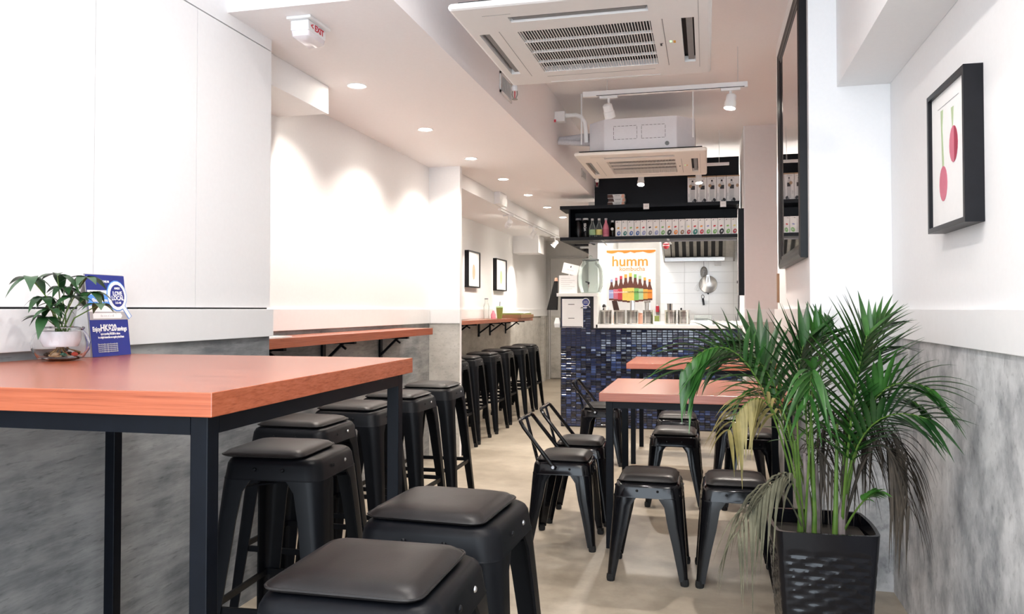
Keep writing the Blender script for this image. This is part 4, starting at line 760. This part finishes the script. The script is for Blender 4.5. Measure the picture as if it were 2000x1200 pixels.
for k in range(3):
    x = -0.885 + (0.004 if k % 2 else -0.004); t = thing('small_carton', 'small printed carton on the upper shelf, %s of the stack of three' % ['bottom', 'middle', 'top'][k], 'carton', (x, 8.06, S2 + k * 0.039), 0, 'stack of small cartons on the upper shelf')
    bx('box', 'paper', -0.085, 0.085, 0, 0.10, 0, 0.0385, t, 0.001); G().prism([(-0.085, 0.002), (-0.025, 0.002), (-0.035, 0.036), (-0.085, 0.036)], -0.0008, 0, 'XZ').obj('printed_swirl', 'dark_brown', t); G().prism([(0.055, 0.002), (0.085, 0.002), (0.085, 0.036), (0.06, 0.036)], -0.0008, 0, 'XZ').obj('printed_end', 'peach', t); text('carton_words', 'KURO-BO', 0.012, 'ink', face_m(0.015, -0.001, 0.024, (0, -1, 0)), t)
for x, lab in ((-0.578, 'white price tag near the middle of the upper shelf edge'), (0.162, 'white price tag at the right of the upper shelf edge')):
    t = thing('price_tag', lab, 'price tag', (x, 7.968, S2 - 0.028), 0, 'price tags on the upper shelf'); bx('card', 'paper', -0.028, 0.028, -0.002, 0.0, -0.028, 0.028, t); bx('printed_line', 'light_grey', -0.016, 0.016, -0.0026, -0.002, -0.002, 0.004, t)
# ------------------------------------------------------------------ small things on the wall counters
cu = thing('smoothie_cup', 'green smoothie in a clear cup with straw on the far counter', 'cup', (-2.50, 9.55, 1.082)); G().lathe([(0.030, 0), (0.044, 0.13), (0.046, 0.135)], 16).obj('cup', 'smoothie', cu, smooth=True); G().lathe([(0.046, 0.135), (0.044, 0.15), (0.02, 0.155)], 16).obj('lid', 'label_lime', cu, smooth=True); G().tube([(0.0, 0, 0.14), (0.008, 0, 0.21)], 0.004, 6).obj('straw', 'ink', cu)
pk_ = thing('pink_bottle', 'small pink bottle beside the green smoothie on the far counter', 'bottle', (-2.54, 9.40, 1.082)); G().lathe([(0.028, 0), (0.03, 0.05), (0.014, 0.085), (0.012, 0.10)], 14).obj('body', 'pink_drink', pk_, smooth=True); G().lathe([(0.013, 0.10), (0.013, 0.116)], 12).obj('cap', 'paper', pk_)
cb = thing('carafe', 'tall clear glass carafe against the corridor wall on the far counter', 'carafe', (-2.60, 9.30, 1.082)); G().lathe([(0.034, 0), (0.036, 0.15), (0.02, 0.20), (0.022, 0.235)], 16).obj('glass', 'clear_glass', cb, smooth=True); G().lathe([(0.023, 0.235), (0.023, 0.25)], 12).obj('stopper', 'grey_ink', cb)
mg = thing('magazine_pile', 'pile of magazines and a tray at the end of the far counter', 'magazines', (-2.46, 10.30, 1.082)); bx('wooden_tray', 'brown_wood', -0.14, 0.14, -0.34, 0.42, 0, 0.045, mg, 0.004); bx('magazine', 'smoothie', -0.12, 0.12, -0.30, 0.36, 0.046, 0.062, mg); o = bx('open_magazine', 'paper', -0.11, 0.12, -0.15, 0.36, 0.064, 0.076, mg); o.rotation_euler = (0.02, 0.03, 0.05)
lf = thing('leaflet_stack', 'white papers lying at the near end of the niche counter', 'papers', (-2.03, 3.40, 1.061), 0.1); bx('sheets', 'paper', -0.05, 0.05, -0.30, 0.16, 0, 0.006, lf); bx('top_sheet', 'light_grey', -0.045, 0.048, -0.28, 0.14, 0.006, 0.0075, lf)

# ------------------------------------------------------------------ leaflet stand on the high table
ls = thing('leaflet_stand', 'dark blue folded card stand with white lettering on the high table', 'card stand', (-1.716, 2.013, 1.061), 0)
LT = Matrix.Rotation(math.radians(-7.1), 4, 'Y'); HW, LH = 0.0775, 0.242
def on_face(name, mat, pts, d, par): return G().prism(pts, d, d + 0.0008, 'YZ').xf(LT).obj(name, mat, par)
def words(body, size, y, z, mat='white_ink', sx=1.0, bold=0.0003, d=0.0016): return text('printed_words', body, size, mat, LT @ face_m(d, y, z, (1, 0, 0)), fp, sx=sx, bold=bold, depth=0.0003)
fp = G().box(-0.002, 0, -HW, HW, 0, LH).xf(LT).obj('front_panel', 'navy', ls)
G().loft([[(-0.004, -HW, 0), (-0.004, HW, 0), (-0.006, HW, 0), (-0.006, -HW, 0)], [(-0.034, -HW, LH), (-0.034, HW, LH), (-0.036, HW, LH), (-0.036, -HW, LH)]]).obj('inner_sheet', 'grey_paper', ls)
G().loft([[(-0.088, -HW, 0), (-0.088, HW, 0), (-0.086, HW, 0), (-0.086, -HW, 0)], [(-0.036, -HW, LH), (-0.036, HW, LH), (-0.034, HW, LH), (-0.034, -HW, LH)]]).obj('back_panel', 'grey_paper', ls)
G().prism([(-0.002, 0.0), (-0.086, 0.0), (-0.055, 0.148), (-0.021, 0.148)], -HW, -HW + 0.0015, 'XZ').obj('side_gusset', 'light_grey', ls)
on_face('white_field', 'paper', [(-HW, 0.128), (HW, 0.128), (HW, 0.196), (-HW, 0.196)], 0.0001, fp); on_face('blue_ribbon', 'sky_blue', [(-HW, 0.150), (0.03, 0.155), (0.02, 0.168), (0.03, 0.188), (-HW, 0.182)], 0.0004, fp)
on_face('grey_band', 'grey_paper', [(-HW, 0.108), (HW, 0.108), (HW, 0.132), (-HW, 0.132)], 0.0003, fp); on_face('white_label', 'paper', [(-0.064, 0.112), (0.048, 0.112), (0.054, 0.120), (0.048, 0.128), (-0.064, 0.128)], 0.0006, fp)
words('the sum of us all', 0.010, -0.008, 0.120, 'light_grey', 0.8, 0)
words('Enjoy', 0.019, -0.056, 0.080, sx=0.75, bold=0.0006); words('HK$20', 0.027, -0.008, 0.083, sx=0.82, bold=0.0009); words('savings', 0.019, 0.047, 0.080, sx=0.78, bold=0.0006)
words('upon spending HK$200 or above', 0.0095, -0.002, 0.066, sx=0.62); words('in a single transaction on regular priced items', 0.0095, 0.0, 0.056, sx=0.60)
for k in range(5): words('Terms and conditions apply to this promotion offer', 0.0062, -0.016, 0.036 - k * 0.0055, 'light_grey', 0.62, 0)
words('Shop Here', 0.014, -0.032, 0.166, bold=0.0006); words('* PREMIUM', 0.009, -0.01, 0.222)
mg_ = on_face('magnifier_edge', 'sky_blue', oval(0.038, 0.180, 0.042, 0.047), 0.0015, fp); on_face('magnifier_grip_edge', 'sky_blue', [(0.052, 0.148), (0.066, 0.155), (0.094, 0.118), (0.080, 0.108)], 0.0014, fp)
on_face('magnifier_rim', 'white_ink', oval(0.038, 0.180, 0.039, 0.044), 0.0026, fp); on_face('magnifier_grip', 'white_ink', [(0.054, 0.146), (0.064, 0.152), (0.090, 0.118), (0.081, 0.111)], 0.0025, fp); on_face('magnifier_disc', 'navy', oval(0.038, 0.180, 0.029, 0.034), 0.0036, fp)
words('LOVE', 0.018, 0.038, 0.186, sx=0.9, bold=0.0006, d=0.0050); words('LOCAL', 0.018, 0.038, 0.172, sx=0.9, bold=0.0006, d=0.0050); words('AMEX', 0.009, 0.038, 0.202, d=0.0050); words('3-3-48', 0.009, 0.038, 0.158, d=0.0050)

# ------------------------------------------------------------------ leaves
def blade(g, p0, d, L, wd, droop, n=5, fold=0.25, up=Vector((0, 0, 1)), sharp=0.8, ret=None):
    d = d.normalized(); s = d.cross(up)
    s = s.normalized() if s.length > 1e-3 else Vector((1, 0, 0)); nrm = s.cross(d).normalized(); vs = []
    for k in range(n + 1):
        t = k / n; c = p0 + d * (L * (t - 0.18 * droop * t * t)) + Vector((0, 0, -droop * L * t * t)); w = wd * max(0.03, math.sin(PI * (0.08 + 0.92 * t) ** sharp)) / 2
        vs += [c - s * w + nrm * w * fold, c, c + s * w + nrm * w * fold]
    fs = []
    for k in range(n):
        for j in (0, 1): a = k * 3 + j; fs.append((a, a + 1, a + 4, a + 3))
    g.add(vs, fs)
sp = thing('bowl_plant', 'small leafy umbrella plant rooted in a glass bowl on the high table', 'plant', (-1.70, 1.80, 1.061))
OFF = Vector((-1.70, 1.80, 1.061))
G().lathe([(0.035, 0.0), (0.055, 0.006), (0.070, 0.030), (0.072, 0.048), (0.066, 0.068), (0.054, 0.082), (0.058, 0.088), (0.056, 0.091), (0.050, 0.083), (0.062, 0.066), (0.068, 0.048), (0.066, 0.031), (0.052, 0.010), (0.02, 0.008)], 28).obj('glass_bowl', 'bowl_glass', sp, smooth=True)
G().lathe([(0.022, 0.036), (0.042, 0.038), (0.050, 0.055), (0.049, 0.078), (0.046, 0.078), (0.046, 0.056), (0.03, 0.044)], 24).obj('white_insert', 'milk_glass', sp, smooth=True)
g = G()
for k in range(16):
    a = random.uniform(0, 2 * PI); r1 = random.uniform(0.02, 0.055); g.tube([(0, 0, 0.05), (0.4 * r1 * math.cos(a), 0.4 * r1 * math.sin(a), 0.03), (r1 * math.cos(a), r1 * math.sin(a), random.uniform(0.012, 0.022)), (r1 * math.cos(a + 0.5), r1 * math.sin(a + 0.5), 0.013)], 0.0016, 5)
g.obj('root_tangle', 'roots', sp)
for k in range(12):
    a = k * 2.4; r = 0.012 + 0.003 * k; pb_ = G().lathe([(0.001, -0.006), (0.008, -0.003), (0.009, 0.001), (0.004, 0.006)], 8).obj('pebble', ('pebble_red', 'pebble_green', 'kraft', 'soil')[k % 4], sp, smooth=True); pb_.location = (r * math.cos(a), r * math.sin(a), 0.0165)
UM = [(-1.715, 1.715, 1.282, 0.068, 5, 'ivy_light'), (-1.690, 1.775, 1.292, 0.066, 6, 'ivy_green'), (-1.655, 1.835, 1.288, 0.072, 7, 'ivy_light'), (-1.690, 1.735, 1.178, 0.06, 7, 'ivy_green'), (-1.725, 1.765, 1.232, 0.058, 6, 'ivy_green'), (-1.650, 1.79, 1.232, 0.062, 6, 'ivy_green'), (-1.592, 1.815, 1.212, 0.055, 6, 'ivy_light'),
      (-1.668, 1.730, 1.200, 0.056, 6, 'ivy_green'), (-1.690, 1.80, 1.258, 0.064, 7, 'ivy_green'), (-1.640, 1.84, 1.245, 0.06, 6, 'ivy_green'), (-1.720, 1.80, 1.215, 0.055, 6, 'ivy_green')]
for x, y, z, L, n, m in UM:
    c = Vector((x, y, z)) - OFF; st_ = G().tube([(0.004 * random.uniform(-3, 3), 0.004 * random.uniform(-3, 3), 0.06), (c.x * 0.35, c.y * 0.35, 0.06 + (c.z - 0.06) * 0.6), tuple(c)], [0.0022, 0.0018, 0.0014], 6).obj('stalk', 'palm_stem', sp, smooth=True)
    a0 = random.uniform(0, 6)
    for k in range(n):
        a = a0 + 2 * PI * k / n + random.uniform(-0.2, 0.2); g = G(); l_ = L * random.uniform(0.8, 1.15); e_ = random.uniform(-0.1, 0.35)
        blade(g, c, Vector((math.cos(a), math.sin(a), e_)), l_, l_ * 0.44, random.uniform(0.35, 0.8), 6, 0.22)
        if min(v[0] for v in g.v) + OFF.x < -1.808: g.v = [(max(v[0], -1.808 - OFF.x), v[1], v[2]) for v in g.v]
        g.obj('leaf', m, st_, smooth=True)

# ------------------------------------------------------------------ palm in its planter
pm = thing('potted_palm', 'tall potted palm with green, yellowing and withered fronds in a black planter', 'plant', (0.35, 2.72, 0)); PO = Vector((0.35, 2.72, 0))
PHt = 0.52
def pot_half(v): return 0.108 + 0.040 * (v / PHt) ** 0.8
NU, NV = 36, 78; g = G(); rings = []
def lens(x, z):                                                        # lens-shaped dimples in staggered rows
    best = 0.0
    r0 = math.floor(z / 0.0205)
    for r in (r0 - 1, r0, r0 + 1, r0 + 2):
        off = 0.0 if r % 2 == 0 else 0.0425; c = round((x - off) / 0.085) * 0.085 + off
        e = 1 - ((x - c) / 0.044) ** 2 - ((z - r * 0.0205) / 0.0115) ** 2; best = max(best, e)
    return best
for j in range(NV + 1):
    v = PHt * j / NV; hw = pot_half(v); ring = []
    for q in range(4):
        for i in range(NU):
            u = -1 + 2 * i / NU; edge = min(1.0, max(0, (0.93 - abs(u))) * 8) * (1 if 0.02 < v < PHt - 0.055 else 0)
            bulge = 0.010 * (1 - u * u) - 0.0048 * edge * lens(u * hw, v); cr = 0.006 * max(0, abs(u) - 0.9) / 0.1
            p = Vector((u * hw * (1 - 0.03 * (abs(u) > 0.97)), -(hw + bulge - cr), v)); ring.append(Matrix.Rotation(q * PI / 2, 3, 'Z') @ p)
    rings.append(ring)
inn = [[p * 0.93 + Vector((0, 0, z)) for p in [Vector((r.x, r.y, 0)) for r in rings[-1]]] for z in (PHt, PHt - 0.05)]
pot = G().loft(rings + inn, True, False).obj('planter', 'planter_black', pm, smooth=True)
G().loft([rr(pot_half(PHt - 0.045) - 0.006, 0.02, PHt - 0.052), rr(pot_half(PHt - 0.045) - 0.006, 0.02, PHt - 0.045)]).obj('soil', 'soil', pm)
pm.rotation_euler = (0, 0, math.radians(1.5))
def bez(a, b, c, t): return a * (1 - t) ** 2 + b * 2 * t * (1 - t) + c * t * t
def frond(base, mid, tip, mat, pairs, L, wd, droop, spread=0.95, t0=0.32, stem='palm_stem', r=0.0042, face=None):
    if mat in ('palm_green', 'palm_dark', 'palm_bright'): L *= 1.25; wd *= 1.22; droop *= 0.6; face = (0.25, -1, 0.35)
    elif mat == 'palm_yellow': pairs = 13; wd *= 0.9; droop *= 0.8; spread *= 1.15; face = (0.25, -1, 0.5)
    else: L *= 1.2; wd *= (0.75 if mat == 'palm_grey' else 1.0); spread *= 1.2; face = (0.3, -1, 0.3)
    a, c = Vector(base) - PO, Vector(tip) - PO; m_ = Vector(mid) - PO; b = m_ * 2 - (a + c) / 2
    pts = [bez(a, b, c, k / 12) for k in range(13)]
    st_ = G().tube(pts, [r * (1 - 0.75 * k / 12) for k in range(13)], 6).obj('frond_stem', stem, pm, smooth=True)
    g = G()
    for k in range(pairs):
        t = t0 + (0.99 - t0) * k / (pairs - 1); p = bez(a, b, c, t); tg = (bez(a, b, c, min(1, t + 0.02)) - bez(a, b, c, t - 0.02)).normalized()
        ref = Vector(face) if face else Vector((0, 0, 1)); sd = tg.cross(ref)
        if sd.length < 0.25: sd = tg.cross(Vector((0.3, -1, 0.2)))
        sd.normalize(); q = (k / (pairs - 1)); ln = L * (0.55 + 0.9 * q - 0.95 * q * q) * 1.15
        for s in (1, -1):
            ang = spread * (1 - 0.42 * q) + random.uniform(-0.08, 0.08); d = tg * math.cos(ang) + sd * s * math.sin(ang) + Vector((0, 0, 0.12))
            gg = G(); blade(gg, p, d, ln * random.uniform(0.85, 1.1), wd * random.uniform(0.85, 1.1), droop * random.uniform(0.7, 1.4), 6, 0.35, sharp=0.62)
            gg.v = [(min(v[0], 0.745 - PO.x), v[1], v[2]) for v in gg.v]; g.add(gg.v, gg.f)
    g.obj('frond_leaflets', mat, st_, smooth=True)
B1, B2, B3 = (0.30, 2.70, 0.48), (0.41, 2.70, 0.48), (0.35, 2.76, 0.48)
CF = (0.25, -1, 0.25)
frond(B1, (0.125, 2.60, 1.02), (-0.08, 2.47, 1.01), 'palm_green', 17, 0.20, 0.020, 0.55, face=(0.3, -0.5, 1))
frond(B1, (0.225, 2.75, 0.98), (0.085, 2.80, 1.085), 'palm_dark', 15, 0.17, 0.020, 0.25, face=CF)
frond(B3, (0.18, 2.80, 0.95), (0.01, 2.88, 1.02), 'palm_green', 14, 0.17, 0.019, 0.40, face=(0.2, -0.8, 0.8))
frond(B1, (0.272, 2.64, 0.90), (0.300, 2.65, 1.10), 'palm_dark', 13, 0.19, 0.022, 0.10, 0.75, 0.5, face=CF)
frond(B3, (0.365, 2.80, 0.95), (0.424, 2.92, 1.13), 'palm_dark', 14, 0.16, 0.018, 0.20, face=CF)
frond(B2, (0.425, 2.60, 0.88), (0.470, 2.60, 1.12), 'palm_green', 22, 0.25, 0.021, 0.22, 0.95, 0.30, r=0.0055, face=CF)
frond(B2, (0.470, 2.76, 0.96), (0.570, 2.80, 1.15), 'palm_green', 13, 0.15, 0.017, 0.20, 0.7, 0.45, face=CF)
frond(B2, (0.480, 2.62, 0.90), (0.630, 2.52, 0.965), 'palm_green', 17, 0.19, 0.017, 0.45, 0.8, face=(-0.2, -0.7, 0.7))
frond(B2, (0.46, 2.60, 0.82), (0.600, 2.45, 0.89), 'palm_dark', 15, 0.18, 0.016, 0.5, 0.8, face=(-0.2, -0.7, 0.7))
frond(B1, (0.300, 2.52, 0.97), (0.270, 2.38, 0.95), 'palm_green', 9, 0.15, 0.016, 0.95, 0.8, 0.55, face=(0.1, -0.3, 1))
frond(B1, (0.185, 2.54, 0.90), (0.05, 2.42, 0.84), 'palm_yellow', 15, 0.15, 0.018, 0.95, 0.9, 0.45, face=(0.2, -0.3, 1))
frond(B3, (0.24, 2.74, 0.86), (0.12, 2.72, 0.93), 'palm_bright', 12, 0.15, 0.014, 0.4, face=CF)
frond(B3, (0.33, 2.80, 0.86), (0.30, 2.86, 1.06), 'palm_green', 14, 0.16, 0.017, 0.3, face=CF)
frond(B2, (0.50, 2.76, 0.82), (0.630, 2.80, 0.66), 'palm_dead', 16, 0.17, 0.010, 1.1, 0.7, 0.4, 'palm_dead', face=(0, -0.3, 1))
frond(B2, (0.510, 2.66, 0.78), (0.585, 2.60, 0.60), 'palm_dead', 16, 0.16, 0.010, 1.2, 0.6, 0.4, 'palm_dead', face=(0, -0.3, 1))
frond(B2, (0.450, 2.78, 0.84), (0.53, 2.82, 0.72), 'palm_dead', 14, 0.17, 0.009, 1.1, 0.6, 0.3, 'palm_dead', face=(0, -0.3, 1))
frond(B1, (0.185, 2.54, 0.66), (0.075, 2.40, 0.55), 'palm_grey', 12, 0.15, 0.011, 1.1, 0.6, 0.4, 'palm_grey', 0.003, face=(0, -0.3, 1))
frond(B1, (0.235, 2.54, 0.69), (0.13, 2.44, 0.62), 'palm_grey', 11, 0.13, 0.013, 1.1, 0.6, 0.4, 'palm_grey', 0.003, face=(0, -0.3, 1))
frond(B3, (0.375, 2.80, 0.80), (0.38, 2.86, 0.66), 'palm_dead', 14, 0.15, 0.009, 0.9, 0.8, 0.3, 'palm_dead', face=(0, -0.6, 0.6))
frond(B3, (0.33, 2.74, 0.74), (0.40, 2.70, 0.66), 'palm_dead', 14, 0.14, 0.008, 0.9, 0.8, 0.3, 'palm_dead', face=(0, -0.6, 0.6))
frond(B2, (0.450, 2.62, 0.60), (0.49, 2.56, 0.655), 'palm_bright', 7, 0.06, 0.016, 0.6, 0.5, 0.6, face=CF)
frond(B1, (0.20, 2.66, 0.97), (0.03, 2.60, 1.05), 'palm_dark', 15, 0.16, 0.019, 0.4)
frond(B3, (0.31, 2.72, 0.92), (0.36, 2.70, 1.12), 'palm_green', 15, 0.16, 0.019, 0.25)
frond(B2, (0.44, 2.70, 0.90), (0.52, 2.68, 1.08), 'palm_dark', 16, 0.18, 0.019, 0.3)
frond(B2, (0.50, 2.70, 0.86), (0.64, 2.68, 0.90), 'palm_green', 15, 0.16, 0.018, 0.5)
frond(B3, (0.40, 2.74, 0.82), (0.47, 2.72, 0.70), 'palm_dead', 16, 0.16, 0.010, 0.9, 0.8, 0.3, 'palm_dead')
frond(B2, (0.52, 2.72, 0.80), (0.61, 2.70, 0.72), 'palm_dead', 16, 0.17, 0.010, 1.0, 0.8, 0.3, 'palm_dead')
frond(B3, (0.36, 2.76, 0.78), (0.44, 2.78, 0.84), 'palm_dead', 14, 0.13, 0.010, 0.9, 0.9, 0.3, 'palm_dead')
for k, (x, y, top, r, m) in enumerate(((0.285, 2.69, 0.78, 0.009, 'palm_stem'), (0.31, 2.705, 0.74, 0.011, 'palm_trunk'), (0.325, 2.68, 0.85, 0.007, 'palm_stem'), (0.405, 2.69, 0.62, 0.014, 'palm_trunk'), (0.385, 2.67, 0.84, 0.008, 'palm_stem'), (0.345, 2.75, 0.7, 0.009, 'palm_trunk'))):
    G().tube([(x - PO.x, y - PO.y, 0.465), (x - PO.x + 0.003, y - PO.y, 0.55), (x - PO.x + (0.35 - x) * -0.25, y - PO.y - 0.01, top)], [r * 1.25, r, r * 0.5], 8).obj('cane', m, pm, smooth=True)
